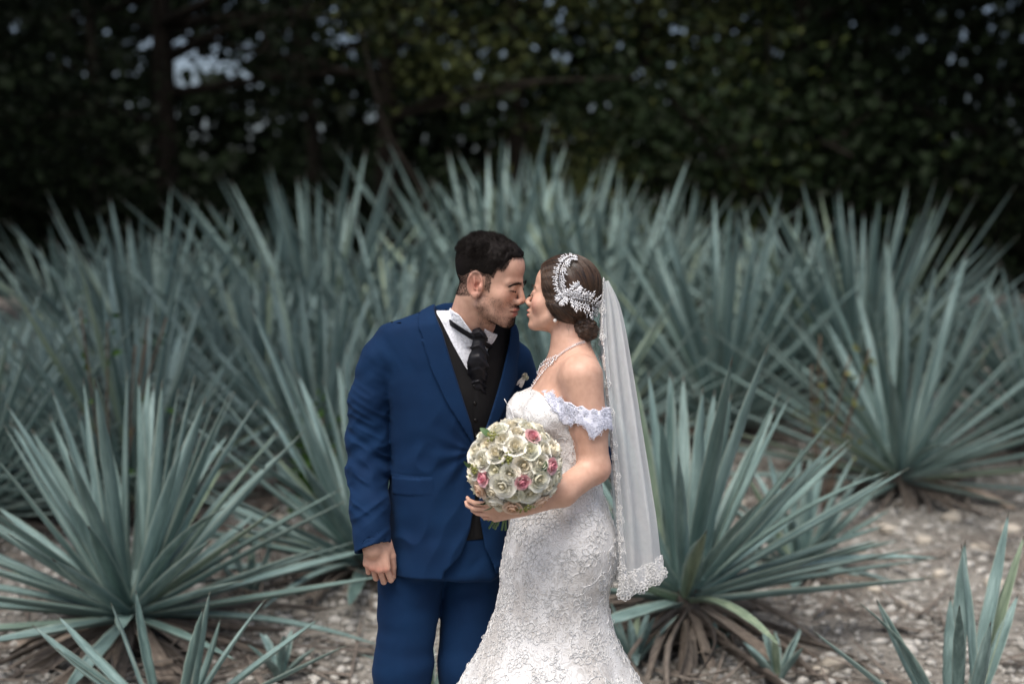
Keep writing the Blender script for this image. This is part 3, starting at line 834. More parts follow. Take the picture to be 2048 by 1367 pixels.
def hframe(yaw, pitch, roll=0.0):
    y, p = math.radians(yaw), math.radians(pitch)
    f0 = V3(math.cos(y), math.sin(y), 0); l0 = V3(-math.sin(y), math.cos(y), 0); u0 = V3(0, 0, 1)
    f = f0 * math.cos(p) - u0 * math.sin(p); u = u0 * math.cos(p) + f0 * math.sin(p)
    r = math.radians(roll)
    l1 = l0 * math.cos(r) + u * math.sin(r); u1 = u * math.cos(r) - l0 * math.sin(r)
    return np.stack([f, l1, u1], 1)

def rotm(ax, deg):
    return np.array(Matrix.Rotation(math.radians(deg), 3, ax), dtype=f32)

HEAD = {
 'm': dict(cran=((-10, 0, 38), (93, 77, 84)), face=((28, 0, -22), (58, 60, 84)), jaw=((8, 54, -56), 17, (66, 15, -94), 15), chin=((75, 0, -95), (17, 19, 16)),
           brow=((83, 0, 19), (66, 42, 18), 10), nose0=((86, 0, 10), 6.5), nose1=((103, 0, -27), 9.5), ala=((94, 12.5, -33), (12, 7.5, 8)), sock=((92, 31, 3), (15.5, 15.5, 9.5)),
           eye=((73.5, 31, 2), 13.5), muz=((70, 0, -60), (25, 28, 28)), ul=((89, 0, -56), (9, 23, 5)), ll=((87, 0, -69), (9.5, 19, 6.5)), fore=((28, 0, 52), (58, 58, 46)), ear=(77, 1.15), mouth=(-62, 96), cheek=((52, 42, -22), (24, 22, 24))),
 'f': dict(cran=((-8, 0, 40), (91, 76, 80)), face=((28, 0, -20), (56, 57, 80)), jaw=((8, 50, -52), 14, (62, 13, -88), 13), chin=((74, 0, -88), (14, 15, 14)),
           brow=((79, 0, 20), (64, 40, 20), 9), nose0=((84, 0, 8), 5), nose1=((102, 0, -24), 7.0), ala=((92, 10, -29), (10, 6.5, 7)), sock=((93, 30, 3), (16, 17, 12)),
           eye=((72, 31, 2), 13.5), muz=((68, 0, -54), (24, 26, 25)), ul=((88.5, 0, -49), (9, 20, 5.5)), ll=((86.5, 0, -61.5), (9.5, 18, 7)), fore=((26, 0, 50), (54, 56, 42)), ear=(71, .84), mouth=(-55, 96), cheek=((52, 40, -22), (25, 23, 25))),
}
def both(P, fn):
    """a feature given for the left side, mirrored to both"""
    Q = P.copy(); Q[:, 1] = np.abs(Q[:, 1])
    return fn(Q)
def head_sdf(P, h):
    """P in head-local millimetres"""
    Q = P.copy(); Q[:, 1] = np.abs(Q[:, 1])
    d = ell(P, *h['cran'])
    d = smin(d, ell(P, *h['face']), 22)
    d = smin(d, ell(P, *h['fore']), 16)
    a, ra, b, rb = h['jaw']
    d = smin(d, cone(Q, a, b, ra, rb), 22)
    d = smin(d, ell(P, *h['chin']), 12)
    d = smin(d, ell(Q, *h['cheek']), 18)
    d = smin(d, ell(P, *h['muz']), 14)
    a, b, r = h['brow']
    d = smin(d, cone(Q, a, b, r, r * 0.8), 12)
    d = smax(d, -ell(Q, *h['sock']), 9)
    c, r = h['eye']
    e = length(Q - V3(*c)) - r
    e2 = smin(e, cone(Q, (c[0] + 9, c[1] - 9, c[2] + 7.5), (c[0] + 4, c[1] + 11, c[2] + 6), 3, 3), 4)
    d = smin(d, e2, 4)
    # closed lid line
    d = smax(d, -cone(Q, (c[0] + 12, c[1] - 9, c[2] - 5.5), (c[0] + 9.5, c[1] + 8, c[2] - 6), 1.3, 1.3), 2.0)
    (n0, r0), (n1, r1) = h['nose0'], h['nose1']
    d = smin(d, cone(P, n0, n1, r0, r1), 7)
    d = smin(d, ell(Q, *h['ala']), 5)
    d = smin(d, cone(P, (n1[0] - 1, 0, n1[2] - 4), (n1[0] - 12, 0, n1[2] - 14), r1 * 0.6, 5), 4)
    d = smax(d, -ell(Q, (n1[0] - 6, 6, n1[2] - 12), (6, 3, 3)), 2.5)
    d = smin(d, ell(P, *h['ul']), 4)
    d = smin(d, ell(P, *h['ll']), 4)
    mz, mx = h['mouth']
    d = smax(d, -cone(Q, (mx + 2, 0, mz), (mx - 12, 22, mz + 1), 1.7, 1.4), 2.2)
    # ears
    Re = rotm('Z', -20) @ rotm('Y', -10)
    ey, es = h['ear']
    c0 = V3(-10, ey, -4)
    Qh = Q
    Q = (Q - c0) / es + V3(-10, 77, -4)
    c = V3(-10, 77, -4)
    ear = ell(Q, c, (19, 6, 32), Re)
    ear = smin(ear, ell(Q, c + V3(5, 0, -24), (9, 5.5, 11)), 5)
    q = (Q - c) @ Re
    rim = np.abs(np.sqrt((q[:, 0] / 19) ** 2 + (q[:, 2] / 32) ** 2) - 0.88) * 22
    ear = smax(ear, -ell(Q, c + V3(1, 8, 2), (13, 6.5, 23), Re), 3)
    ear = smin(ear, np.sqrt(rim ** 2 + (q[:, 1] - 4.0) ** 2) - 3.2 + np.clip(q[:, 2] * -0.08 - 0.9, 0, 4), 2)
    ear = smin(ear, cone(q, (-3, 4, 18), (1, 4.5, -10), 2.6, 3.2), 3)
    ear = smax(ear, -ell(q, (6, 6, -3), (6.5, 7, 9)), 2)
    ear = smin(ear, ell(Q, c + V3(14, 0.5, -5), (5, 5, 8)), 4)
    return smin(d, ear * es, 4)

def hand_sdf(P, w, d, n, side, curl, sc=1.0, spread=0.06, thumb=(0.9, 0.35, 0.25), bend=None):
    """a hand: wrist w, finger direction d, palm normal n; curl = (base, middle, tip) degrees per finger"""
    d = norm(d); n = np.asarray(n, dtype=f32); n = norm(n - d * (n @ d)); c = side * np.cross(d, n)
    mm = 0.001 * sc
    out = None
    xs = (27, 9, -9, -25); kn = (90, 94, 88, 78)
    ph = ((43, 26, 21), (47, 30, 22), (44, 28, 21), (34, 21, 19)); rr = ((8.6, 7.8, 7.1, 6.0), (8.8, 8.0, 7.3, 6.2), (8.4, 7.6, 6.9, 5.8), (7.6, 6.8, 6.2, 5.2))
    for i in range(4):
        k = w + (d * kn[i] + c * xs[i]) * mm
        o = w + (d * 8 + c * xs[i] * 0.62) * mm
        pal = cone(P, o, k, 14 * mm, 11.5 * mm)
        out = pal if out is None else smin(out, pal, 8 * mm)
    out = smin(out, ell(P, w + (d * 45 + n * 7) * mm, V3(38, 30, 13) * mm, np.stack([d, c, n], 1)), 8 * mm)
    out = smin(out, ell(P, w + (d * 34 + c * 26 + n * 9) * mm, V3(28, 14, 14) * mm, np.stack([d, c, n], 1)), 8 * mm)
    for i in range(4):
        p = w + (d * kn[i] + c * xs[i]) * mm
        cu = curl[i] if isinstance(curl[0], (tuple, list)) else curl
        a = 0.0; pts = [p]; dirc = norm(d + c * spread * (1.5 - i) * 0.8)
        for s in range(3):
            a += math.radians(cu[s])
            p = p + (dirc * math.cos(a) + n * math.sin(a)) * ph[i][s] * mm
            pts.append(p)
        f = chain(P, pts, [r * mm for r in rr[i]], 1.5 * mm)
        f = smin(f, length(P - pts[0]) - 10.5 * mm, 3 * mm)
        out = smin(out, f, 1.8 * mm)
    t0 = w + (d * 22 + c * 27 + n * 8) * mm
    td, tc, tn = thumb
    t1 = t0 + norm(d * td + c * tc + n * tn) * 42 * mm
    t2 = t1 + norm(d * (td + 0.2) + c * (tc - 0.25) + n * (tn + 0.15)) * 32 * mm
    t3 = t2 + norm(d * (td + 0.2) + c * (tc - 0.35) + n * (tn + 0.3)) * 25 * mm
    out = smin(out, chain(P, [t0, t1, t2, t3], [13 * mm, 11.5 * mm, 9.8 * mm, 7.4 * mm], 2 * mm), 5 * mm)
    return out

# ============================================================ groom
GY = 4.07                                            # depth of his trunk
def gz(py, Y=GY): return float(W(1024, py, Y)[2])
def gx(px, Y=GY): return float(W(px, 683, Y)[0])
G_YAW = math.radians(18)
gst = [(606, 922, .060, .060), (622, 914, .100, .078), (638, 904, .152, .090), (653, 896, .198, .098), (685, 894, .207, .110), (740, 895, .196, .122), (820, 898, .180, .130),
       (900, 896, .168, .126), (960, 895, .168, .126), (1040, 897, .172, .132), (1140, 899, .176, .138), (1160, 899, .176, .138)]
g_torso = Loft([(gz(py), gx(px), GY, a, b) for py, px, a, b in gst], G_YAW, 2.35)
G_HEADR = hframe(-21, 14, 4)
G_S = 1.03
G_NOSE = W(1051, 604, 3.948)
G_HC = G_NOSE - G_HEADR @ (V3(.113, 0, -.030) * G_S)
def g_local(P): return ((P - G_HC) @ G_HEADR) * (1000 / G_S)
# his right arm (hangs down) and left arm (round her back)
ga_r = [W(762, 716, 4.02), W(742, 800, 4.03), W(738, 880, 4.04), W(736, 945, 4.02), W(740, 1015, 3.97), W(746, 1095, 3.93)]
ga_r_rad = [.060, .061, .060, .057, .054, .052]
ga_l = [W(1022, 722, 4.14), W(1052, 805, 4.20), W(1105, 885, 4.17), W(1160, 905, 4.08), W(1195, 912, 4.02)]
ga_l_rad = [.062, .060, .056, .052, .048]
NECK_A = G_HC + G_HEADR @ (V3(-.022, 0, -.045)); NECK_B = W(936, 672, 4.07)
gh_w = W(752, 1066, 3.945)
def g_hand_r(P):
    return gated(P, gh_w + V3(0.02, 0, -.09), .17, lambda Q: hand_sdf(Q, gh_w, (0.02, -0.14, -1), (0.18, 1, -.1), 1, ((38, 62, 40), (42, 60, 40), (44, 62, 40), (42, 60, 40)), 1.07, 0.11, (0.96, 0.22, 0.35)))
gl_w = W(1196, 912, 4.02)
def g_hand_l(P):
    return gated(P, gl_w + V3(-.02, -.08, 0), .17, lambda Q: hand_sdf(Q, gl_w, (-0.25, -0.95, -0.05), (-1, 0.1, 0), -1, ((25, 25, 15),) * 4, 1.0, 0.05, (0.9, 0.4, 0.3)))
g_legs = [[W(826, 1120, GY), W(806, 1330, GY - .02), W(800, 1500, GY + .01), W(798, 1680, GY + .04)], [W(948, 1120, GY + .05), W(936, 1330, GY + .02), W(938, 1500, GY + .05), W(940, 1680, GY + .09)]]
def g_body(P):
    d = g_torso(P) + 0.034
    d = smin(d, cone(P, NECK_B, NECK_A, .069, .063), .03)
    d = smin(d, gated(P, G_HC, .19, lambda Q: head_sdf(g_local(Q), HEAD['m']) * (G_S / 1000)), .012)
    d = smin(d, gated(P, (ga_r[2] + ga_r[3]) / 2, .36, lambda Q: chain(Q, ga_r, [r - .016 for r in ga_r_rad[:-1]] + [.030], .01)), .02)
    d = smin(d, gated(P, ga_l[2], .32, lambda Q: chain(Q, ga_l, [r - .016 for r in ga_l_rad[:-1]] + [.030], .01)), .02)
    d = smin(d, chain(P, [ga_r[4], gh_w + V3(0, 0, .02), gh_w - V3(0, 0, .02)], [.033, .029, .027], .01), .01)
    d = smin(d, g_hand_r(P), .010)
    d = smin(d, g_hand_l(P), .010)
    for lg in g_legs:
        d = smin(d, chain(P, lg, [.075, .062, .052, .040], .02), .03)
        ft = lg[-1].copy(); ft[2] = 0.045
        d = smin(d, chain(P, [lg[-1], ft, ft + V3(.05, -.12, -.01)], [.040, .035, .026], .02), .02)
    return d

def g_colors(v):
    base = V3(0.60, 0.37, 0.275)
    c = np.tile(base, (len(v), 1))
    L = g_local(v); x, y, z = L[:, 0], L[:, 1], L[:, 2]
    inh = length(L) < 175
    ay = np.abs(y)
    def blend(mask, col):
        nonlocal c
        mask = np.clip(mask, 0, 1)[:, None]; c = c * (1 - mask) + V3(*col) * mask
    def near(p, r): return np.exp(-((x - p[0]) ** 2 + (ay - p[1]) ** 2 + (z - p[2]) ** 2) / (r * r)) * inh
    blend(near((106, 0, -32), 16) * 0.5, (0.50, 0.21, 0.145))
    blend(near((70, 44, -26), 24) * 0.25, (0.52, 0.24, 0.17))
    blend(near((-10, 80, -4), 34) * 0.6 * sm(ay, 68, 76), (0.55, 0.22, 0.17))
    # stubble: jaw line, chin and moustache
    st = inh * sm(x, -8, 14) * np.clip(sm(-z, 46, 66) + sm(-z, 20, 40) * sm(24 - x, 0, 18), 0, 1) * (1 - sm(-z, 118, 135))
    st = st * (0.62 + 0.38 * vnoise(L, 0.11))
    st = np.maximum(st * (1 - 0.55 * sm(x, 30, 55) * (1 - sm(-z, 70, 84))), 0)
    gt = inh * np.exp(-((x - 88) ** 2 + (ay) ** 2 * 0.8 + (z + 94) ** 2) / 18 ** 2)
    mo = inh * sm(x, 70, 82) * np.exp(-((z + 47) / 5.5) ** 2) * (1 - sm(ay, 24, 34))
    blend(np.clip(st * 0.55 + gt * 0.9 + mo * 0.38, 0, .85), (0.115, 0.065, 0.048))
    # lips
    lip = inh * sm(x, 78, 86) * np.clip(np.exp(-((z + 56.5) / 4.6) ** 2) * (1 - sm(ay, 17, 23)) + np.exp(-((z + 69.5) / 5.2) ** 2) * (1 - sm(ay, 14, 20)), 0, 1)
    blend(lip * 0.85, (0.43, 0.13, 0.115))
    blend(inh * sm(x, 76, 84) * np.exp(-((z + 62) / 1.6) ** 2) * (1 - sm(ay, 20, 24)), (0.10, 0.03, 0.028))
    # dark lash line along the closed lid
    blend(inh * sm(x, 66, 74) * np.exp(-((z + 3.2) / 2.3) ** 2) * sm(ay, 17, 21) * (1 - sm(ay, 41, 45)), (0.045, 0.022, 0.018))
    # scalp below the hair
    hl = hairline_m(x, ay, z)
    blend(inh * sm(hl, -2, 5) * (.45 + .4 * sm(z, 10, 55)), (0.030, 0.020, 0.016))
    blend(near((-4, 82, -6), 9) * 0.5, (0.28, 0.09, 0.06))
    hd = np.maximum(0, 1 - length(v - (gh_w - V3(0, 0, .10))) / .07)
    blend(hd * 0.4, (0.50, 0.22, 0.16))
    for kx in (27, 9, -9, -25):
        d_ = norm((0.02, -0.14, -1)); n_ = np.array((0.18, 1, -.1), dtype=f32); n_ = norm(n_ - d_ * (n_ @ d_)); c_ = np.cross(d_, n_)
        kp = gh_w + (d_ * 94 + c_ * kx - n_ * 8) * .00107
        blend(np.exp(-(length(v - kp) / .009) ** 2) * .55, (0.56, 0.20, 0.15))
    return c
def hairline_m(x, ay, z):
    """positive where hair grows"""
    upper = np.minimum(z - 83 - (x - 70) * .12, 92 - x)
    temple = np.minimum(z - 50, 61 - x + (z - 70) * .2)
    sides = np.maximum(temple, np.minimum(z - 22, 38 - x + (z - 40) * .2))
    burn = np.minimum(np.minimum(z + 16 + vnoise(np.stack([x, ay, z], 1), .3) * 5, 30 - x), x - 14)
    back = np.minimum(z + 52 - (x + 60) * 0.25, -24 - x)
    return np.maximum(np.maximum(np.maximum(upper, sides), burn), back)

def hair_curves(name, starts_pts, mat, parent, r0=0.0006, r1=0.0002):
    """starts_pts: (n, k, 3) strand points"""
    n, k, _ = starts_pts.shape
    hc = bpy.data.hair_curves.new(name)
    hc.add_curves([k] * n)
    hc.attributes['position'].data.foreach_set('vector', starts_pts.astype(f32).ravel())
    ra = hc.attributes.get('radius') or hc.attributes.new('radius', 'FLOAT', 'POINT')
    ra.data.foreach_set('value', np.tile(np.linspace(r0, r1, k, dtype=f32), n))
    hc.materials.append(mat)
    o = bpy.data.objects.new(name, hc)
    return link(o, parent)
def hair_material(name, col, col2, rough=0.42, spec=.5):
    m, n, l, b = new_mat(name)
    hi = n.new('ShaderNodeHairInfo')
    r = ramp(n, [(0, col), (1, col2)])
    l.new(hi.outputs['Random'], r.inputs[0])
    l.new(r.outputs[0], b.inputs['Base Color'])
    b.inputs['Roughness'].default_value = rough
    b.inputs['Specular IOR Level'].default_value = spec
    return m
M_hair_g = hair_material('black_hair', (0.005, 0.004, 0.0038), (0.016, 0.012, 0.010), .5, .12)
M_hair_b = hair_material('brown_hair', (0.016, 0.009, 0.006), (0.105, 0.060, 0.036), 0.34)

rng = np.random.RandomState(11)
groom = empty('person', W(880, 1750, GY) * V3(1, 1, 0), 'man in a blue suit with black waistcoat and cravat, facing the bride', 'person')
def under(o, root):
    o.parent = root
    o.matrix_parent_inverse = Matrix.Translation(-Vector(root.location))
    return o
def put(name, vq, mat, root, colors=None, smooth=True):
    o = mobj(name, vq[0], vq[1], mat, None, smooth, colors)
    return under(o, root)

ax_g = axis(-.62, .42, .006, [(gx(690), gx(800), .0026), (gx(900), gx(1062), .0024), (gx(1140), gx(1230), .0035)])
ay_g = axis(3.74, 4.36, .006, [(3.80, 4.10, .0026)])
az_g = axis(-.02, 1.86, .008, [(gz(1180), gz(1080), .0024), (gz(690), 1.84, .0022)])
gb = surface(g_body, ax_g, ay_g, az_g)
groom_body = put('body', gb, M_skin, groom, g_colors(gb[0]))

# ---- jacket
def folds(P):
    """creases: elbow, armpit and the pull at the button"""
    w = vnoise(P * V3(9, 9, 26), 1.0) * 0.0022
    x, z = P[:, 0], P[:, 2]
    el = np.exp(-((z - gz(900)) / .16) ** 2) * (1 - sm(x, gx(770), gx(800)))
    s = vnoise(np.stack([x * 14, P[:, 1] * 14, (z + x * 0.55) * 42], 1), 1.0)
    w = w + el * (np.abs(s) * 0.013 - .004)
    s3 = vnoise(np.stack([x * 10, P[:, 1] * 10, (z - x * 0.7) * 30 + 5], 1), 1.0)
    arm = 1 - sm(x, gx(775), gx(800))
    w = w + arm * (np.abs(s3) * .007 - .002)
    s2 = np.exp(-((z - gz(705)) / .05) ** 2) * np.exp(-((x - gx(800)) / .06) ** 2)
    w = w + s2 * vnoise(np.stack([(x + z * .5) * 50, P[:, 1] * 8, z * 10], 1), 1.0) * 0.005
    w = w + (1 - arm) * (np.abs(vnoise(np.stack([(x - z * .5) * 16, P[:, 1] * 6, (z + x * .6) * 13 + 3], 1), 1.0)) * .010 - .003) * sm(-z, -gz(780), -gz(900))
    bx, bz = gx(950), gz(892)
    r = np.sqrt((x - bx) ** 2 + (z - bz) ** 2); ang = np.arctan2(z - bz, x - bx)
    w = w + np.exp(-((r - .07) / .06) ** 2) * np.sin(ang * 11) * 0.0022 * (np.cos(ang) < 0.2)
    return w
def xz(pts, Y=GY - .11): return [tuple(W(a, b, Y)[[0, 2]]) for a, b in pts]
OPEN_V = xz([(868, 575), (866, 622), (884, 663), (906, 734), (927, 800), (943, 850), (951, 893), (956, 893), (974, 850), (990, 800), (1003, 755), (1018, 690), (1022, 655), (1012, 575)])
OPEN_LOW = xz([(951, 888), (950, 1000), (940, 1060), (922, 1108), (890, 1138), (880, 1180), (1000, 1180), (986, 1132), (970, 1098), (960, 1040), (957, 990), (956, 888)])
LAPEL_L = xz([(862, 600), (834, 628), (838, 655), (850, 684), (842, 672), (866, 742), (893, 800), (926, 853), (948, 890), (952, 890), (943, 850), (927, 800), (906, 734), (884, 663), (868, 622)])
LAPEL_R = xz([(1014, 620), (1040, 652), (1050, 690), (1046, 730), (1030, 780), (1000, 840), (956, 892), (951, 890), (974, 850), (990, 800), (1003, 755), (1018, 690), (1022, 655)])
FLAP = xz([(781, 957), (866, 953), (868, 985), (783, 990)])
YF = GY + .02
F_OPEN = PolyField(OPEN_V, OPEN_LOW); F_LAPEL = PolyField(LAPEL_L, LAPEL_R); F_FLAP = PolyField(FLAP)
def g_jacket(P):
    x, y, z = P[:, 0], P[:, 1], P[:, 2]
    t = g_torso(P, hi=True)
    base = t
    d = smin(t, gated(P, (ga_r[2] + ga_r[3]) / 2, .36, lambda Q: chain(Q, ga_r, ga_r_rad, .02)), .0025 + .030 * sm(z, gz(790), gz(715)))
    d = smin(d, gated(P, ga_l[2], .34, lambda Q: chain(Q, ga_l, ga_l_rad, .02)), .03)
    d = d + folds(P)
    front = y - YF
    inl = F_LAPEL(x, z)
    d = np.where(front < .03, smin(d, smax(np.maximum(base - .0100, inl), front, .01), .0015), d)
    fl = F_FLAP(x, z)
    d = np.where(front < .03, np.minimum(d, np.maximum(np.maximum(base - .0045, fl), front)), d)
    # welt line over the flap, chest dart
    d = d + np.where(front < 0, .0016 * np.exp(-((z - gz(949, GY - .11)) / .0016) ** 2) * (x > gx(775)) * (x < gx(868)), 0)
    op = np.maximum(F_OPEN(x, z), front)
    d = smax(d, -op, .003)
    # standing collar at the nape, hems
    col = np.maximum(np.abs(cone(P, NECK_B - V3(0, -.005, .02), NECK_A, .078, .070)) - .004, z - (gz(607) + (y - GY) * .25))
    col = smax(col, -(op - .004), .002)
    d = smin(d, np.maximum(col, gz(668) - z), .012)
    ca = ga_r[-1] - ga_r[-2]; ca = ca / np.linalg.norm(ca)
    cuff = (P - ga_r[-1]) @ ca - .0 + (P[:, 0] - ga_r[-1][0]) * .22
    arm = (x < gx(790)) & (z < gz(1000))
    d = np.where(arm, np.maximum(d, cuff), d)
    d = np.where(arm, np.maximum(d, -(np.maximum(chain(P, ga_r[3:], [r - .007 for r in ga_r_rad[3:]]), -(cuff + .05)))), d)
    d = np.maximum(d, (gz(1134) - z) * (x > gx(780)) + (-1) * (x <= gx(780)))
    return d
gj = surface(g_jacket, axis(-.62, .36, .0032), axis(3.82, 4.36, .0042), axis(.62, 1.64, .0034), 1.8)
jacket = put('jacket', gj, M_blue, groom)

# ---- waistcoat, shirt, cravat, trousers, shoes
VEST_OPEN = xz([(862, 560), (864, 618), (880, 640), (905, 690), (932, 738), (948, 752), (964, 730), (978, 695), (985, 655), (988, 560)])
F_VO = PolyField(VEST_OPEN)
def g_vest(P):
    d = g_torso(P) + .014 + vnoise(P, 22) * .0015
    op = np.maximum(F_VO(P[:, 0], P[:, 2]), P[:, 1] - YF)
    d = smax(d, -op, .002)
    seam = np.exp(-((P[:, 0] - (gx(949, GY - .1))) / .0022) ** 2) * (P[:, 1] < YF)
    return np.maximum(d + seam * .002, gz(1065) - P[:, 2])
gv_ = surface(g_vest, axis(-.45, .10, .005), axis(3.88, 4.3, .005), axis(.9, 1.60, .005), 2.0)
gvst = put('waistcoat', gv_, M_black, groom)
def g_shirt(P):
    d = g_torso(P) + .022 + vnoise(P * V3(60, 30, 14), 1.0) * .0016
    d = np.maximum(d, gz(800) - P[:, 2])
    x, z = P[:, 0], P[:, 2]
    n = cone(P, NECK_B - V3(0, -.008, .03), NECK_A, .0755, .0715)
    top = z - (gz(609) - (x - gx(893)) * .56)
    c = smax(np.abs(n) - .0022, top, .002)
    c = np.maximum(c, gz(690) - z)
    # wings open at the throat
    w = np.abs(x - gx(961) + (z - gz(670)) * .3) - .008 - np.clip(z - gz(672), 0, 1) * .42
    gap = np.maximum(w, P[:, 1] - NECK_B[1])
    c = smax(c, -gap, .0015)
    return smin(d, c, .006)
shirt = put('shirt', surface(g_shirt, axis(-.42, .14, .0035), axis(3.88, 4.25, .0035), axis(1.28, 1.62, .0028), 2.0), M_shirt, groom)
cv0 = W(955, 664, 3.952)
def g_cravat(P):
    x, y, z = P[:, 0], P[:, 1], P[:, 2]
    path = [W(959, 668, 3.968), W(959, 694, 3.966), W(957, 722, 3.966), W(953, 772, 3.995)]
    sk = x - path[0][0]
    wv = np.abs(vnoise(np.stack([x * 12, y * 4, z * 80 + np.abs(sk) * 55 + sk * 35], 1), 1.0)) * .010 - .003
    wv = wv + vnoise(np.stack([x * 130, y * 10, z * 30], 1), 1.0) * .0012
    st = V3(1, 2.6, 1); Q = P * st
    d = smin(cone(Q, path[0] * st, path[2] * st, .021, .027), cone(Q, path[2] * st, path[3] * st, .027, .030), .01) / 1.5
    d = smin(d, ell(P, path[0] + V3(0, -.004, 0), (.021, .014, .014)), .004)
    d = d + wv
    band = np.maximum(np.abs(cone(P, NECK_B - V3(0, -.008, .03), NECK_A, .0795, .0755)) - .003, np.abs(z - (gz(668) - (x - gx(945)) * .62)) - .009)
    band = np.maximum(band, P[:, 1] - NECK_B[1] - .02)
    return smin(d, band, .005)
cravat = put('cravat', surface(g_cravat, axis(-.26, .06, .0028), axis(3.88, 4.14, .003), axis(1.28, 1.58, .0028), 2.0), M_blacksatin, groom)
def g_trousers(P):
    d = g_torso(P) + .020
    d = np.maximum(d, P[:, 2] - gz(1000))
    for i, lg in enumerate(g_legs):
        pts = [lg[0], lg[1], lg[2], lg[3] + V3(0, 0, .03)]
        d = smin(d, chain(P, pts, [.098, .083, .076, .074], .03), .012)
    w = vnoise(P * V3(16, 16, 5), 1.0) * .006 + vnoise(P * V3(8, 8, 30), 1.0) * .003
    kn = np.exp(-((P[:, 2] - gz(1120)) / .08) ** 2)
    w = w + kn * vnoise(np.stack([P[:, 0] * 20, P[:, 1] * 20, (P[:, 2] - np.abs(P[:, 0] - gx(880)) * .8) * 45], 1), 1.0) * .004
    return np.maximum(d + w, .10 - P[:, 2])
trousers = put('trousers', surface(g_trousers, axis(-.48, .14, .006), axis(3.86, 4.36, .006), axis(.07, 1.12, .008), 2.0), M_blue, groom)
for lg in g_legs:
    ft = lg[-1].copy(); ft[2] = .05
    def g_shoe(P, ft=ft):
        d = chain(P, [ft + V3(-.02, .04, -.005), ft + V3(.03, -.07, -.008), ft + V3(.07, -.16, -.018)], [.046, .044, .030], .03)
        d = smin(d, cone(P, ft, ft + V3(0, 0, .06), .045, .042), .02)
        return np.maximum(smax(d, .004 - P[:, 2], .004), P[:, 2] - .12)
    put('shoe', surface(g_shoe, axis(ft[0] - .12, ft[0] + .16, .006), axis(ft[1] - .26, ft[1] + .12, .006), axis(-.01, .16, .006), 2.0), M_shoe, groom)
# button
acc = Acc()
bc = W(951, 890, GY - .147)
ang = np.arange(14) * 2 * math.pi / 14
ring = lambda r, y: np.stack([bc[0] + r * np.cos(ang), np.full(14, bc[1] + y), bc[2] + r * np.sin(ang)], 1)
acc.add(np.concatenate([ring(.010, .006), ring(.011, 0), ring(.008, -.003), ring(.001, -.0015)]), grid_quads(4, 14)[:, ::-1])
under(acc.obj('button', M_shoe), groom)

# ---- his hair: top volume, strands, eyebrows, lashes, stubble
def g_hair(P):
    L = g_local(P); x, y, z = L[:, 0], L[:, 1], L[:, 2]
    hl = hairline_m(x, np.abs(y), z) + vnoise(L * .16, 1.0) * 4
    d = smin(ell(L, *HEAD['m']['cran']), ell(L, *HEAD['m']['fore']), 16)
    top = sm(z, 62, 92)
    th = -3.0 + sm(hl, 0, 9) * (.8 + 3.4 * sm(z, -20, 50) + 2.2 * sm(-x, 30, 70) * sm(z, -25, 20)) + sm(hl, 0, 6) * top * (2.6 + 3.4 * sm(x, 20, 60))
    lump = vnoise(L * V3(.11, .09, .05), 1.0) * 3.5 + vnoise(L * .19, 1.0) * 2.5
    return (d - th + lump * top) * (G_S / 1000)
hr = surface(g_hair, axis(G_HC[0] - .13, G_HC[0] + .13, .0032), axis(G_HC[1] - .12, G_HC[1] + .12, .0032), axis(G_HC[2] - .08, G_HC[2] + .17, .0032), 2.0)
M_haircap, _n, _l, _b = new_mat('dark_hair_base')
_b.inputs['Base Color'].default_value = (0.008, 0.006, 0.0055, 1); _b.inputs['Roughness'].default_value = 0.7; _b.inputs['Specular IOR Level'].default_value = .12
hair_g = put('hair', hr, M_haircap, groom)

def area_points(vq, n, rs, keep=None):
    v, q = vq
    a, b, c, d = v[q[:, 0]], v[q[:, 1]], v[q[:, 2]], v[q[:, 3]]
    nrm = np.cross(c - a, d - b); ar = np.linalg.norm(nrm, axis=1)
    if keep is not None: ar = ar * keep((a + c) / 2)
    p = ar / ar.sum()
    i = rs.choice(len(q), n, p=p)
    s, t = rs.rand(n, 1).astype(f32), rs.rand(n, 1).astype(f32)
    P = (a[i] * (1 - s) + b[i] * s) * (1 - t) + (d[i] * (1 - s) + c[i] * s) * t
    N = nrm[i] / np.maximum(np.linalg.norm(nrm[i], axis=1, keepdims=True), 1e-9)
    return P.astype(f32), N.astype(f32)
def strands(P, dirs, lens, k, bendv, curl=0.0, rs=rng, amp=0.002, fr=60):
    t = np.linspace(0, 1, k, dtype=f32)[None, :, None]
    out = P[:, None, :] + dirs[:, None, :] * (lens[:, None, None] * t) + bendv[:, None, :] * (t * t)
    if curl:
        ph = rs.rand(len(P), 1, 3).astype(f32) * 6.28
        out = out + np.sin(ph + t * curl) * amp * t
    return out
def keep_gcap(p):
    L = g_local(p); return ((L[:, 2] > 62) & ((L[:, 0] < 62) | (L[:, 2] > 96))).astype(f32)
P_, N_ = area_points(hr, 12000, rng, keep_gcap)
fwd, lft, up = G_HEADR[:, 0], G_HEADR[:, 1], G_HEADR[:, 2]
dr = N_ * 0.32 + up * 0.10 - fwd * 0.75 + lft * (vnoise(P_, 60) * .7)[:, None] + rng.randn(len(P_), 3).astype(f32) * .16
dr /= np.linalg.norm(dr, axis=1, keepdims=True)
ln = (0.012 + .010 * rng.rand(len(P_))).astype(f32)
st1 = strands(P_ - N_ * .003, dr, ln, 7, -N_ * .003 + rng.randn(len(P_), 3).astype(f32) * .0015, 5.0, rng, .0010)
def keep_gside(p):
    L = g_local(p); return ((hairline_m(L[:, 0], np.abs(L[:, 1]), L[:, 2]) > 0) & (length(L) < 170) & (np.abs(L[:, 1]) < 78.5)).astype(f32)
P_, N_ = area_points(gb, 20000, rng, keep_gside)
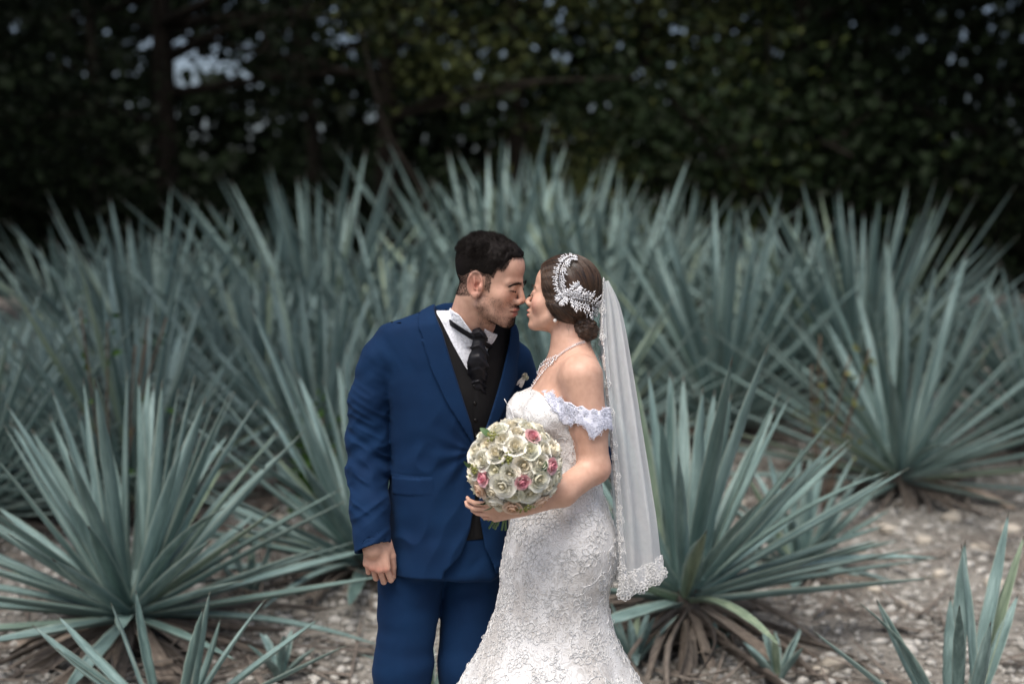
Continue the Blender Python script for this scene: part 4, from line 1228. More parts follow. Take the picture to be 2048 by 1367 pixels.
dr = N_ * 0.5 - up * 0.75 - fwd * 0.3 + rng.randn(len(P_), 3).astype(f32) * .2
dr /= np.linalg.norm(dr, axis=1, keepdims=True)
zz = g_local(P_)[:, 2]
ln = (0.0022 + .009 * sm(zz, 15, 75)).astype(f32)
st2 = strands(P_, dr, ln, 7, np.zeros_like(P_))
def keep_stub(p):
    L = g_local(p); x, y, z = L[:, 0], np.abs(L[:, 1]), L[:, 2]
    k = (x > 2) & (z < -28) & (z > -118) & (length(L) < 160)
    w = np.where(k, 0.10, 0) + np.where(k & (x < 26) & (z > -70), .22, 0) + 1.5 * np.exp(-((x - 88) ** 2 + y ** 2 + (z + 96) ** 2) / 18 ** 2) + .9 * (x > 76) * np.exp(-((z + 47) / 5) ** 2) * (y < 26) + np.where(k & (z < -78) & (x > 30), .15, 0)
    return (w * (~((z < -52) & (z > -77) & (x > 82) & (y < 22)))).astype(f32) * (x > 0)
P_, N_ = area_points(gb, 3200, rng, keep_stub)
dr = N_ * 0.5 - up * 0.8 + fwd * .2 + rng.randn(len(P_), 3).astype(f32) * .25
st3 = strands(P_, dr / np.linalg.norm(dr, axis=1, keepdims=True), (.0022 + .0026 * rng.rand(len(P_))).astype(f32), 7, np.zeros_like(P_))
hg = hair_curves('hair_strands', np.concatenate([st1, st2]) - V3(*groom.location), M_hair_g, groom, .00042, .00018)
hg['kind'] = 'stuff'
hg2 = hair_curves('beard_stubble', st3 - V3(*groom.location), M_hair_g, groom, .00022, .0001)
hg2['kind'] = 'stuff'

def brow_strands(head_c, R, S, path, n, rs, ln, up_bias, thick):
    out = []
    for side in (-1, 1):
        pp = spline(path, 40)
        for _ in range(n):
            t = rs.rand(); i = t * 38; a = pp[int(i)] + (pp[int(i) + 1] - pp[int(i)]) * (i % 1)
            p = a + rs.randn(3) * V3(.3, .3, thick * (1 - .6 * t))
            tg = norm(pp[int(i) + 1] - pp[int(i)]); d = norm(tg + V3(.15, 0, up_bias * (1 - t)) + rs.randn(3).astype(f32) * .12)
            l = ln * (0.7 + .5 * rs.rand())
            q = np.stack([p + d * l * s for s in np.linspace(0, 1, 5)])
            q[:, 1] *= side
            out.append(head_c + (q * (S / 1000)) @ R.T)
    return np.array(out, dtype=f32)
eb = brow_strands(G_HC, G_HEADR, G_S, [(95.5, 9, 15.5), (93.5, 22, 17.5), (87, 34, 16.5), (76, 47, 9.5)], 260, rng, 8.0, .3, 3.0)
under(hair_curves('eyebrow', eb - 0, M_hair_g, None, .00032, .00012), groom)
el_ = brow_strands(G_HC, G_HEADR, G_S, [(87, 20, -3), (88.5, 30, -4), (84, 42, -3.5)], 45, rng, 6, -.8, .3)
under(hair_curves('eyelash', el_ - 0, M_hair_g, None, .0003, .0001), groom)
# ============================================================ bride
BY = 3.90
def bz(py, Y=BY): return float(W(1024, py, Y)[2])
def bx(px, Y=BY): return float(W(px, 683, Y)[0])
B_YAW = math.radians(20)
bst = [(672, 1140, .036, .045), (694, 1143, .046, .070), (714, 1144, .060, .102), (745, 1140, .076, .132), (800, 1130, .090, .138), (860, 1130, .086, .128), (930, 1132, .080, .118),
       (990, 1128, .100, .140), (1050, 1125, .128, .165), (1095, 1123, .140, .172), (1150, 1113, .140, .165)]
b_torso = Loft([(bz(py), bx(px), BY, a, b) for py, px, a, b in bst], B_YAW)
B_HEADR = hframe(163, -9, 3)
B_S = 0.955
B_NOSE = W(1050.5, 602, 3.942)
B_HC = B_NOSE - B_HEADR @ (V3(.1085, 0, -.024) * B_S)
def b_local(P): return ((P - B_HC) @ B_HEADR) * (1000 / B_S)
b_fwd = V3(-math.cos(B_YAW), -math.sin(B_YAW), 0); b_near = V3(math.sin(B_YAW), -math.cos(B_YAW), 0)
BC = W(1130, 826, BY)
breasts = [BC + b_fwd * .086 + b_near * .062, BC + b_fwd * .086 - b_near * .062]
ba_n = [W(1163, 752, 3.775), W(1180, 850, 3.77), W(1190, 935, 3.765), W(1125, 983, 3.69), W(1046, 1013, 3.655)]
ba_n_rad = [.054, .046, .039, .036, .025]
ba_f = [W(1118, 752, 4.02), W(1092, 850, 4.03), W(1092, 930, 3.99), W(1050, 950, 3.93), W(1030, 950, 3.88)]
ba_f_rad = [.050, .044, .038, .034, .027]
bh_w = W(1040, 1015, 3.652)
def b_hand_n(P):
    return gated(P, bh_w + V3(-.08, 0, 0), .15, lambda Q: hand_sdf(Q, bh_w, (-1, -.06, -.12), (.0, 1, .35), -1, ((14, 34, 30), (18, 36, 30), (22, 38, 30), (26, 40, 30)), .86, .05, (0.75, 0.55, 0.1)))
bf_w = W(1030, 950, 3.88)
def b_hand_f(P):
    return gated(P, bf_w + V3(-.06, -.02, 0), .15, lambda Q: hand_sdf(Q, bf_w, (-.5, -.8, 0.1), (-.8, .5, 0), 1, ((30, 40, 20),) * 4, .86, .06, (0.85, 0.45, 0.1)))
B_NA = B_HC + B_HEADR @ V3(-.026, 0, -.045); B_NB = W(1141, 700, BY + .005)
def b_trunk(P):
    d = b_torso(P)
    for c in breasts: d = smin(d, ell(P, c, (.056, .056, .058)), .035)
    return d
def b_body(P):
    d = b_trunk(P)
    d = smin(d, cone(P, B_NB, B_NA, .050, .046), .035)
    d = smin(d, gated(P, B_HC, .18, lambda Q: head_sdf(b_local(Q), HEAD['f']) * (B_S / 1000)), .012)
    d = smin(d, length(P - W(1160, 752, 3.80)) - .054, .035)
    d = smin(d, chain(P, ba_n, ba_n_rad, .02), .022)
    d = smin(d, chain(P, ba_f, ba_f_rad, .02), .022)
    d = smin(d, b_hand_n(P), .008); d = smin(d, b_hand_f(P), .008)
    for s in (-1, 1):
        hp = W(1115, 1150, BY) - b_near * .075 * s
        an = V3(hp[0], hp[1], .09)
        d = smin(d, chain(P, [hp, (hp + an) / 2 + b_fwd * .02, an, V3(an[0], an[1], .03) + b_fwd * .13], [.08, .052, .036, .024], .02), .03)
    return d
def b_colors(v):
    c = np.tile(V3(0.62, 0.385, 0.285), (len(v), 1))
    L = b_local(v); x, y, z = L[:, 0], L[:, 1], L[:, 2]; ay = np.abs(y)
    inh = length(L) < 165
    def blend(mask, col):
        nonlocal c
        mask = np.clip(mask, 0, 1)[:, None]; c = c * (1 - mask) + V3(*col) * mask
    def near(p, r): return np.exp(-((x - p[0]) ** 2 + (ay - p[1]) ** 2 + (z - p[2]) ** 2) / (r * r)) * inh
    blend(near((66, 45, -26), 22) * .55, (0.62, 0.25, 0.20))
    blend(near((104, 0, -24), 10) * .3, (0.60, 0.28, 0.21))
    lip = inh * sm(x, 78, 86) * np.clip(np.exp(-((z + 49.5) / 4.8) ** 2) * (1 - sm(ay, 15, 20)) + np.exp(-((z + 61.5) / 5.4) ** 2) * (1 - sm(ay, 13, 18)), 0, 1)
    blend(lip * .95, (0.50, 0.075, 0.085))
    blend(inh * sm(x, 76, 84) * np.exp(-((z + 55) / 1.5) ** 2) * (1 - sm(ay, 18, 22)), (0.16, 0.03, 0.03))
    lid = inh * sm(x, 62, 72) * np.exp(-((z - 5) / 6.5) ** 2) * sm(ay, 16, 22) * (1 - sm(ay, 42, 48))
    blend(lid * .55, (0.30, 0.15, 0.11))
    blend(inh * sm(x, 64, 72) * np.exp(-((z + 3.4) / 1.7) ** 2) * sm(ay, 17, 21) * (1 - sm(ay, 42, 46)), (0.02, 0.012, 0.010))
    blend(inh * sm(-x, -25, 0) * sm(z, -70, -40) * (ay < 74), (0.03, 0.018, 0.012))
    blend(np.maximum(0, 1 - length(v - W(1205, 955, 3.76)) / .06) * .5, (0.60, 0.27, 0.21))
    return c
bride = empty('person', W(1110, 1750, BY) * V3(1, 1, 0), 'woman in a white lace mermaid wedding gown with silver headpiece, eyes closed', 'person')
bb = surface(b_body, axis(-.16, .34, .0060, [(bx(960), bx(1235), .0027)]), axis(3.52, 4.16, .0060, [(3.58, 4.05, .0030)]), axis(-.01, 1.76, .009, [(bz(1050), bz(880), .0028), (bz(870), bz(690), .0034), (bz(692), 1.76, .0023)]))
bride_body = put('body', bb, M_skin, bride, b_colors(bb[0]))

# ---- gown
M_lace, n, l, b = new_mat('ivory_lace')
tc = n.new('ShaderNodeTexCoord')
vo = n.new('ShaderNodeTexVoronoi'); vo.feature = 'F1'; vo.inputs['Scale'].default_value = 30
nzd = noise(n, l, 14, 3, tc.outputs['Object'])
va = n.new('ShaderNodeVectorMath'); va.operation = 'MULTIPLY_ADD'; va.inputs[1].default_value = (.09, .09, .09)
l.new(nzd.outputs['Color'], va.inputs[0]); l.new(tc.outputs['Object'], va.inputs[2]); l.new(va.outputs[0], vo.inputs['Vector'])
wv = n.new('ShaderNodeMath'); wv.operation = 'SINE'
mu = n.new('ShaderNodeMath'); mu.operation = 'MULTIPLY'; mu.inputs[1].default_value = 34
l.new(vo.outputs['Distance'], mu.inputs[0]); l.new(mu.outputs[0], wv.inputs[0])
mp = n.new('ShaderNodeMapRange'); mp.inputs['From Min'].default_value = -1; mp.inputs['From Max'].default_value = 1
l.new(wv.outputs[0], mp.inputs['Value'])
fine = noise(n, l, 260, 3, tc.outputs['Object'], .7)
hm = n.new('ShaderNodeMath'); hm.operation = 'MULTIPLY_ADD'; hm.inputs[1].default_value = .5
l.new(fine.outputs['Fac'], hm.inputs[0]); l.new(mp.outputs[0], hm.inputs[2])
rr_ = ramp(n, [(.30, (0.63, 0.62, 0.60)), (.62, (0.74, 0.735, 0.725)), (.95, (0.82, 0.82, 0.815))])
l.new(hm.outputs[0], rr_.inputs[0])
big = noise(n, l, 7, 3, tc.outputs['Object'], .6, .6); rb_ = ramp(n, [(.38, (.80, .775, .75)), (.58, (1.04, 1.04, 1.04))]); l.new(big.outputs['Fac'], rb_.inputs[0])
l.new(mixc(n, l, 1, rr_.outputs[0], rb_.outputs[0], 'MULTIPLY'), b.inputs['Base Color'])
b.inputs['Roughness'].default_value = .6
b.inputs['Sheen Weight'].default_value = .2
bump(n, l, hm.outputs[0], .30, .0012, b)
M_thread, n, l, b = new_mat('white_lace_thread')
b.inputs['Base Color'].default_value = (0.82, 0.82, 0.81, 1); b.inputs['Roughness'].default_value = .55
M_thread_blue, n, l, b = new_mat('cool_white_lace_thread')
b.inputs['Base Color'].default_value = (0.74, 0.76, 0.86, 1); b.inputs['Roughness'].default_value = .6
M_bead, n, l, b = new_mat('silver_bead')
b.inputs['Base Color'].default_value = (0.85, 0.85, 0.86, 1); b.inputs['Metallic'].default_value = .9; b.inputs['Roughness'].default_value = .16

NECKLINE = xz([(960, 1200), (960, 850), (992, 818), (998, 800), (1006, 796), (1013, 812), (1022, 799), (1040, 788), (1060, 785), (1085, 790), (1112, 806), (1150, 836), (1215, 850), (1260, 880), (1260, 1200)], BY - .10)
F_NECK = PolyField(NECKLINE, pad=.3, h=.003)
skst = [(1010, 1126, .108, .148), (1050, 1125, .133, .170), (1090, 1123, .147, .178), (1140, 1115, .150, .175), (1190, 1107, .150, .168), (1235, 1105, .163, .175), (1280, 1104, .186, .195), (1330, 1104, .222, .225), (1370, 1105, .252, .26), (1450, 1110, .31, .33), (1600, 1125, .40, .42), (1745, 1140, .48, .48), (1760, 1140, .48, .48)]
b_skirt = Loft([(bz(py), bx(px), BY, a, b) for py, px, a, b in skst], B_YAW)
def b_gown(P):
    d = np.maximum(b_trunk(P) - .005, F_NECK(P[:, 0], P[:, 2]))
    # boning and gathers of the bodice
    d = d + vnoise(np.stack([P[:, 0] * 26, P[:, 1] * 26, (P[:, 2] + P[:, 0] * .7) * 60], 1), 1.0) * .0022 * sm(P[:, 2], bz(960), bz(900))
    s = b_skirt(P, cap=.01)
    an = np.arctan2(P[:, 1] - BY, P[:, 0] - bx(1110))
    fl = sm(-P[:, 2], -bz(1230), -bz(1500))
    s = s + fl * (np.sin(an * 9 + 1.2) * .014 + np.sin(an * 17 + P[:, 2] * 3) * .007)
    s = s + vnoise(P * V3(14, 14, 9), 1.0) * .004 * sm(-P[:, 2], -bz(1060), -bz(1200))
    return smin(d, s, .02) + vnoise(P, 90) * .0009
gw = surface(b_gown, axis(-.50, .72, .0085, [(bx(900), bx(1310), .0042)]), axis(3.30, 4.46, .0085, [(3.60, 3.95, .0045)]), axis(-.01, 1.36, .010, [(.46, 1.36, .0045)]), 2.0)
gown = put('gown', gw, M_lace, bride)
gown_bvh = bvh_of(*gw)

# ---- lace: loops of thread laid on a surface
def lace_loop(acc, c, a, b_, nrm_, r, seg=10, ph=0.0, sides=3):
    t = np.arange(seg + 1) * (2 * math.pi / seg)
    pts = c + np.cos(t)[:, None] * a + np.sin(t)[:, None] * b_
    tube(acc, pts, r, sides, cap=False)
def rosette(acc, c, n_, size, rs, r=.0009, petals=6):
    n_ = norm(n_); a = norm(np.cross(n_, V3(.3, .2, 1) if abs(n_[2]) < .9 else V3(1, 0, 0))); b_ = np.cross(n_, a)
    o = rs.rand() * 6.28
    for i in range(petals):
        th = o + i * 6.2832 / petals
        d = a * math.cos(th) + b_ * math.sin(th); e = np.cross(n_, d)
        lace_loop(acc, c + d * size * .62 + n_ * r, d * size * .40, e * size * .30, n_, r, 8)
    lace_loop(acc, c + n_ * r, a * size * .22, b_ * size * .22, n_, r * 1.2, 6)
def scroll(acc, bvh, c, d, n_, L, rs, r=.0009):
    """a curling tendril with small leaf loops"""
    p = c.copy(); pts = [p.copy()]; k = (rs.rand() - .5) * 2
    for s in range(9):
        d = norm(d + np.cross(n_, d) * (k * .35 + .06 * s * np.sign(k)))
        p = p + d * L / 9
        h = bvh.find_nearest(Vector(p))
        if h[0] is not None: p = np.array(h[0], dtype=f32) + np.array(h[1], dtype=f32) * .001
        pts.append(p.copy())
        if s % 2 == 0:
            e = np.cross(n_, d) * (1 if s % 4 else -1)
            lace_loop(acc, p + e * L * .07 + n_ * r, e * L * .07, d * L * .035, n_, r, 7)
    tube(acc, np.array(pts), r * 1.2, 3, cap=False)

rl = np.random.RandomState(5)
def on_front(p): return ((p[:, 1] < BY + .06) & (p[:, 2] > .40)).astype(f32)
acc = Acc()
P_, N_ = area_points(gw, 700, rl, on_front)
chosen = []
for p, q in zip(P_, N_):
    if p[2] < bz(835) and all(np.abs(p - c).sum() > .050 for c in chosen[-400:]):
        chosen.append(p)
        if rl.rand() < .6: rosette(acc, p, q, .018 + .016 * rl.rand(), rl, .0010, rl.randint(6, 9))
        else: scroll(acc, gown_bvh, p, norm(np.cross(q, rl.randn(3))), q, .08 + .06 * rl.rand(), rl, .0011)
under(acc.obj('lace_applique', M_thread), bride)['kind'] = 'stuff'
# sparkling beads
acc = Acc()
octv = np.array([(1, 0, 0), (-1, 0, 0), (0, 1, 0), (0, -1, 0), (0, 0, 1), (0, 0, -1)], dtype=f32)
octf = np.array([(0, 2, 4), (2, 1, 4), (1, 3, 4), (3, 0, 4), (2, 0, 5), (1, 2, 5), (3, 1, 5), (0, 3, 5)])
def keep_bead(p): return on_front(p) * (0.15 + np.exp(-((p[:, 2] - bz(1210)) / .08) ** 2) + .5 * np.exp(-((p[:, 2] - bz(930)) / .05) ** 2)).astype(f32)
P_, N_ = area_points(gw, 2200, rl, keep_bead)
for p, q in zip(P_, N_):
    acc.add(p + q * .001 + octv * (.0011 + .0012 * rl.rand()) @ rotm('Z', rl.rand() * 360), t=octf)
under(acc.obj('beading', M_bead, None, False), bride)['kind'] = 'stuff'

# ---- off-shoulder lace sleeve
SLV = xz([(1086, 783), (1094, 790), (1104, 787), (1112, 797), (1122, 795), (1130, 804), (1142, 803), (1152, 811), (1164, 808), (1176, 817), (1188, 814), (1198, 820), (1208, 814), (1222, 818), (1226, 862), (1214, 856), (1205, 858), (1196, 866), (1186, 876), (1176, 868), (1170, 852), (1160, 846), (1150, 846), (1140, 850), (1128, 852), (1121, 842), (1119, 830), (1108, 824), (1100, 812), (1090, 800)], 3.74)
F_SLV = PolyField(SLV)
def b_arm_only(P):
    d = b_trunk(P)
    d = smin(d, length(P - W(1160, 752, 3.80)) - .054, .035)
    return smin(d, chain(P, ba_n[:3], ba_n_rad[:3], .02), .022)
def b_sleeve(P):
    d = np.abs(b_arm_only(P) - .0075 + vnoise(P, 120) * .0008) - .0014
    return np.maximum(np.maximum(d, F_SLV(P[:, 0], P[:, 2])), P[:, 1] - 3.93)
sv = surface(b_sleeve, axis(.06, .34, .0026), axis(3.66, 3.95, .0026), axis(1.12, 1.38, .0026), 2.2)
sleeve = put('lace_sleeve', sv, M_thread_blue, bride)
acc = Acc()
def outer(p): return (b_arm_only(p.astype(f32)) > .0075).astype(f32)
P_, N_ = area_points(sv, 110, rl, outer)
for p, q in zip(P_, N_): rosette(acc, p + q * .0004, q, .006 + .005 * rl.rand(), rl, .0007, 5)
under(acc.obj('lace_flowers', M_thread_blue), bride)['kind'] = 'stuff'

# ---- her hair
BUN = V3(-84, 6, -74)
def b_hairline(x, ay, z):
    fx = np.interp(z, [-70, -45, -20, 5, 35, 70, 95, 130], [-16, 10, 32, 45, 51, 64, 76, 60]).astype(f32)
    return np.minimum(fx - x, z + 64 + np.clip(-(x + 15) * .25, -10, 30))
def b_hair(P):
    L = b_local(P); x, y, z = L[:, 0], L[:, 1], L[:, 2]
    d = ell(L, (-10, 0, 40), (99, 86, 93))
    d = smin(d, ell(L, (-22, 0, -14), (66, 86, 62)), 25)
    q = L - BUN
    phi = np.arctan2(y, z + 60 - .3 * x)
    r = length(q)
    gv = vnoise(np.stack([phi * 5.5 + r * .006, r * .012, np.sign(y) * 3.3], 1), 1.0) * 6.5 + vnoise(np.stack([phi * 16 + r * .01, r * .02, np.sign(y) * 7.3], 1), 1.0) * 2.6
    d = d + gv * 1.1
    d = smax(d, -b_hairline(x, np.abs(y), z) - vnoise(L * V3(.02, .02, .09), 1.0) * 3, 11)
    bun = ell(L, BUN, (36, 44, 36)) + vnoise(L * V3(.10, .05, .16) + 9, 1.0) * 5
    return smin(d, bun, 10) * (B_S / 1000)
bhm = surface(b_hair, axis(B_HC[0] - .13, B_HC[0] + .17, .0028), axis(B_HC[1] - .13, B_HC[1] + .13, .0030), axis(B_HC[2] - .15, B_HC[2] + .16, .0028), 2.0)
M_hb, n, l, b = new_mat('brown_hair_base')
ca = n.new('ShaderNodeVertexColor'); ca.layer_name = 'Col'; l.new(ca.outputs['Color'], b.inputs['Base Color']); b.inputs['Roughness'].default_value = .36
Lh = b_local(bhm[0]); rh = length(Lh - BUN); phh = np.arctan2(Lh[:, 1], Lh[:, 2] + 60 - .3 * Lh[:, 0])
tone = np.clip(.42 + .55 * vnoise(np.stack([phh * 13 + rh * .012, rh * .008, np.sign(Lh[:, 1]) * 3], 1), 1.0) + .35 * vnoise(np.stack([phh * 34 + rh * .02, rh * .012, np.sign(Lh[:, 1]) * 5], 1), 1.0), 0, 1)[:, None]
hair_b = put('hair', bhm, M_hb, bride, V3(.010, .006, .004) * (1 - tone) + V3(.085, .048, .029) * tone)
hbvh = bvh_of(*bhm)
P_, N_ = area_points(bhm, 3000, rng)
bun_w = B_HC + B_HEADR @ (BUN * B_S / 1000)
allp = []
for p, q in zip(P_, N_):
    L = b_local(p[None])[0]
    pts = []; cur = p.copy(); nr = q.copy()
    inb = np.linalg.norm(L - BUN) < 48
    for s in range(11):
        pts.append(cur + nr * (.0004 + .0016 * (hash((s, float(p[0]))) % 7) / 7.0 * 0.3))
        d = bun_w - cur
        if inb: d = np.cross(norm(V3(.2, -.5, .4)), cur - bun_w)
        else: d = d + B_HEADR[:, 0] * -.02
        d = d - nr * (d @ nr); d = norm(d)
        nx = cur + d * .0065
        h = hbvh.find_nearest(Vector(nx))
        cur = np.array(h[0], dtype=f32); nr = np.array(h[1], dtype=f32)
    allp.append(pts)
hb = hair_curves('hair_strands', np.array(allp, dtype=f32) - V3(*bride.location), M_hair_b, bride, .00042, .0002)
hb['kind'] = 'stuff'
# loose wisps at the nape
P_, N_ = area_points(bhm, 130, rng, lambda p: ((b_local(p)[:, 2] < -55)).astype(f32))
dr = N_ * .5 + V3(.25, -.1, -.8) + rng.randn(len(P_), 3).astype(f32) * .35
wis = strands(P_, dr / np.linalg.norm(dr, axis=1, keepdims=True), (.012 + .022 * rng.rand(len(P_))).astype(f32), 9, np.zeros_like(P_), 6., rng, .004)
under(hair_curves('hair_wisps', wis, M_hair_b, None, .0003, .0001), bride)['kind'] = 'stuff'
eb = brow_strands(B_HC, B_HEADR, B_S, [(91.5, 12, 19), (88, 24, 24), (80, 36, 25), (69, 46, 19)], 130, rng, 6.5, .35, 1.5)
under(hair_curves('eyebrow', eb, M_hair_b, None, .0003, .0001), bride)
el_ = brow_strands(B_HC, B_HEADR, B_S, [(86.5, 19, -3), (87.5, 30, -4), (83, 43, -2.5)], 70, rng, 10, -.5, .3)
for e in el_: e += (B_HEADR[:, 0] * .5 - B_HEADR[:, 2] * .15)[None] * (np.linspace(0, 1, 5)[:, None] * .006)
under(hair_curves('eyelash', el_, M_hair_g, None, .0004, .00015), bride)
# ============================================================ what they wear and hold
def cast(px, py, bvh, Y0=3.0):
    """point of a surface met in the direction of picture point (px, py)"""
    a = Vector((0, 0, CAM_Z)); d = (Vector(W(px, py, 3.9)) - a).normalized()
    h = bvh.ray_cast(a, d)
    if h[0] is None:
        h = bvh.find_nearest(Vector(W(px, py, 3.92)))
    n_ = np.array(h[1], dtype=f32)
    if n_ @ np.array(d) > 0: n_ = -n_
    return np.array(h[0], dtype=f32), n_
def crystal(acc, p, d, n_, L, wd):
    """a pointed drop along d lying on a surface of normal n_"""
    d = norm(d); s = norm(np.cross(n_, d)); m = np.cross(d, s)
    v = octv * V3(L, wd, wd)
    acc.add(p + v[:, :1] * d + v[:, 1:2] * s + v[:, 2:] * m, t=octf)

M_crystal, n, l, b = new_mat('clear_crystal')
b.inputs['Base Color'].default_value = (0.86, 0.87, 0.90, 1); b.inputs['Metallic'].default_value = .2; b.inputs['Roughness'].default_value = .14
M_pearl, n, l, b = new_mat('pearl')
b.inputs['Base Color'].default_value = (0.80, 0.77, 0.73, 1); b.inputs['Roughness'].default_value = .2; b.inputs['Coat Weight'].default_value = .6

rj = np.random.RandomState(21)
def sprig_line(acc, wire, pix, bvh, n, twig, size, both_sides=True, lift=.004, per=3, spread=.9):
    pp = spline([(a, b_, 0) for a, b_ in pix], n)
    pts = []; nn = []
    for q in pp:
        p, m = cast(q[0], q[1], bvh); pts.append(p + m * lift); nn.append(m)
    pts = np.array(pts); tube(wire, pts, .0008, 4)
    tan = np.gradient(pts, axis=0)
    for i in range(n):
        t = norm(tan[i]); m = norm(nn[i]); s = np.cross(m, t)
        for sd in ((-1, 1) if both_sides else (1,)):
            L = twig * (.6 + .5 * rj.rand()) * (0.55 + .45 * math.sin(math.pi * min(1, (i + 1.5) / n)))
            d = norm(s * sd + t * (spread * (.3 + .5 * rj.rand())) + m * .35 * rj.rand())
            e = pts[i] + d * L
            tube(wire, np.array([pts[i], (pts[i] + e) / 2 + m * .001, e]), .0005, 3)
            for k in range(per):
                f = (k + 1) / per
                p = pts[i] + d * L * f
                dd = norm(d + np.cross(m, d) * (0 if k == per - 1 else (1 if k % 2 else -1) * .9))
                crystal(acc, p + dd * size * .6 + m * .001, dd, m, size * (.8 + .5 * rj.rand()), size * .42)
hp_bvh = hbvh
acc, wire = Acc(), Acc()
sprig_line(acc, wire, [(1153, 520), (1140, 519), (1130, 526), (1123, 541), (1120, 558), (1121, 574), (1128, 588)], hp_bvh, 26, .016, .0046, True, .005, 3, .6)
sprig_line(acc, wire, [(1128, 588), (1143, 594), (1160, 600), (1178, 607), (1194, 614), (1206, 617)], hp_bvh, 22, .036, .0050, True, .007, 6, 1.0)
sprig_line(acc, wire, [(1130, 590), (1126, 596), (1121, 602)], hp_bvh, 7, .018, .0046, True, .006, 4)
sprig_line(acc, wire, [(1140, 594), (1150, 578), (1156, 572)], hp_bvh, 7, .018, .0046, True, .007, 4)
headpiece = under(acc.obj('headpiece', M_crystal, None, False), bride)
hw = wire.obj('wire', M_bead, None); hw.parent = headpiece

body_bvh = bvh_of(*bb)
acc, wire = Acc(), Acc()
sprig_line(acc, wire, [(1168, 684), (1150, 690), (1132, 701), (1116, 713)], body_bvh, 26, .0012, .0024, True, .0022, 1, .2)
sprig_line(acc, wire, [(1116, 713), (1102, 727), (1088, 743), (1076, 760), (1064, 776), (1055, 790)], body_bvh, 24, .006, .0045, True, .003, 1, .7)
sprig_line(acc, wire, [(1110, 718), (1095, 725), (1084, 733), (1078, 745)], body_bvh, 12, .006, .0042, True, .003, 1, .7)
nk = under(acc.obj('necklace', M_crystal, None, False), bride)
wire.obj('chain', M_bead, None).parent = nk
# pearl earring
ep, en = cast(1110, 634, body_bvh)
acc = Acc()
pc = ep + V3(0, -.003, -.009)
acc.add(pc + IV2 * .0056, t=IT2); under(acc.obj('earring', M_pearl), bride)
wire = Acc(); tube(wire, np.array([ep + V3(0, .002, .004), ep + V3(0, -.003, .002), pc + V3(0, 0, .005)]), .0007, 4); under(wire.obj('earring_hook', M_bead), bride)

# ---- waistcoat buttons
vb = bvh_of(*gv_)
for px_, py_ in ((949, 772), (950, 806), (951, 840), (952, 870)):
    p, m = cast(px_, py_, vb); acc = Acc()
    u_ = norm(np.cross(m, V3(0, 0, 1))); w_ = np.cross(u_, m)
    acc.add(p + (IV2[:, :1] * u_ + IV2[:, 1:2] * w_) * .0062 + IV2[:, 2:] * m * .0028 + m * .001, t=IT2)
    under(acc.obj('button', M_shoe), groom)
# ---- veil
M_veil, n, l, b = new_mat('white_tulle')
out = n['Material Output']
tr = n.new('ShaderNodeBsdfTransparent'); di = n.new('ShaderNodeBsdfDiffuse'); tl = n.new('ShaderNodeBsdfTranslucent')
di.inputs['Color'].default_value = (.90, .92, .93, 1); tl.inputs['Color'].default_value = (.88, .90, .91, 1)
m1 = n.new('ShaderNodeMixShader'); m1.inputs[0].default_value = .4
l.new(di.outputs[0], m1.inputs[1]); l.new(tl.outputs[0], m1.inputs[2])
tc = n.new('ShaderNodeTexCoord'); nz = noise(n, l, 60, 3, tc.outputs['Object'])
mr = n.new('ShaderNodeMapRange'); mr.inputs['To Min'].default_value = .54; mr.inputs['To Max'].default_value = .68
l.new(nz.outputs['Fac'], mr.inputs['Value'])
m2 = n.new('ShaderNodeMixShader'); l.new(mr.outputs[0], m2.inputs[0]); l.new(tr.outputs[0], m2.inputs[1]); l.new(m1.outputs[0], m2.inputs[2])
l.new(m2.outputs[0], out.inputs['Surface'])
VL = spline([(1207, 563, 0), (1203, 610, 0), (1202, 660, 0), (1206, 730, 0), (1213, 810, 0), (1221, 900, 0), (1229, 990, 0), (1235, 1080, 0), (1238, 1160, 0)], 60)
VR = spline([(1216, 561, 0), (1236, 606, 0), (1248, 660, 0), (1259, 730, 0), (1271, 810, 0), (1284, 900, 0), (1298, 990, 0), (1311, 1070, 0), (1321, 1138, 0)], 60)
NS = 90
vv = np.zeros((NS, 60, 3), dtype=f32)
for i in range(NS):
    s = i / (NS - 1)
    a = s * math.pi
    f = 0.5 - 0.5 * math.cos(2 * min(s, 1 - s) * math.pi)          # 0 at both edges, 1 at the back
    for j in range(60):
        t = j / 59
        dep = .012 + .10 * min(1, t * 1.8)
        Yc = 3.915
        Y = Yc - dep * math.cos(a)
        px_ = VL[j, 0] * (1 - f) + VR[j, 0] * f
        py_ = VL[j, 1] * (1 - f) + VR[j, 1] * f
        p = W(px_, py_, Yc) ; p[1] = Y
        amp = (.002 + .012 * min(1, t * 1.5)) * (1 - .6 * max(0, t - .8) / .2) * (1 if .02 < s < .98 else 0.3)
        ph = 2 * math.pi * (7.2 * s + .6 * math.sin(3 * s + t) + .25 * t)
        nrm_ = V3(math.sin(a), -math.cos(a), 0)
        vv[i, j] = p + nrm_ * amp * math.sin(ph) * .8 + V3(0, amp * .5 * math.cos(ph * 1.7), 0)
        vv[i, j, 2] += .006 * math.sin(s * 44) * max(0, t - .94) / .06
veil = empty('veil', W(1212, 563, 3.915), 'long sheer white veil with lace edge pinned behind the silver headpiece', 'veil')
vq = grid_quads(NS, 60)
under(mobj('tulle', vv.reshape(-1, 3), vq, M_veil), veil)
acc = Acc()
rv = np.random.RandomState(31)
def veil_lace(i, j, size, spread):
    p = vv[i, j]; q = vv[min(i + 1, NS - 1), j] - vv[max(i - 1, 0), j]; r_ = vv[i, min(j + 1, 59)] - vv[i, max(j - 1, 0)]
    n_ = norm(np.cross(q, r_)); 
    if n_[1] > 0: n_ = -n_
    rosette(acc, p + n_ * .001, n_, size, rv, .0011, rv.randint(5, 8))
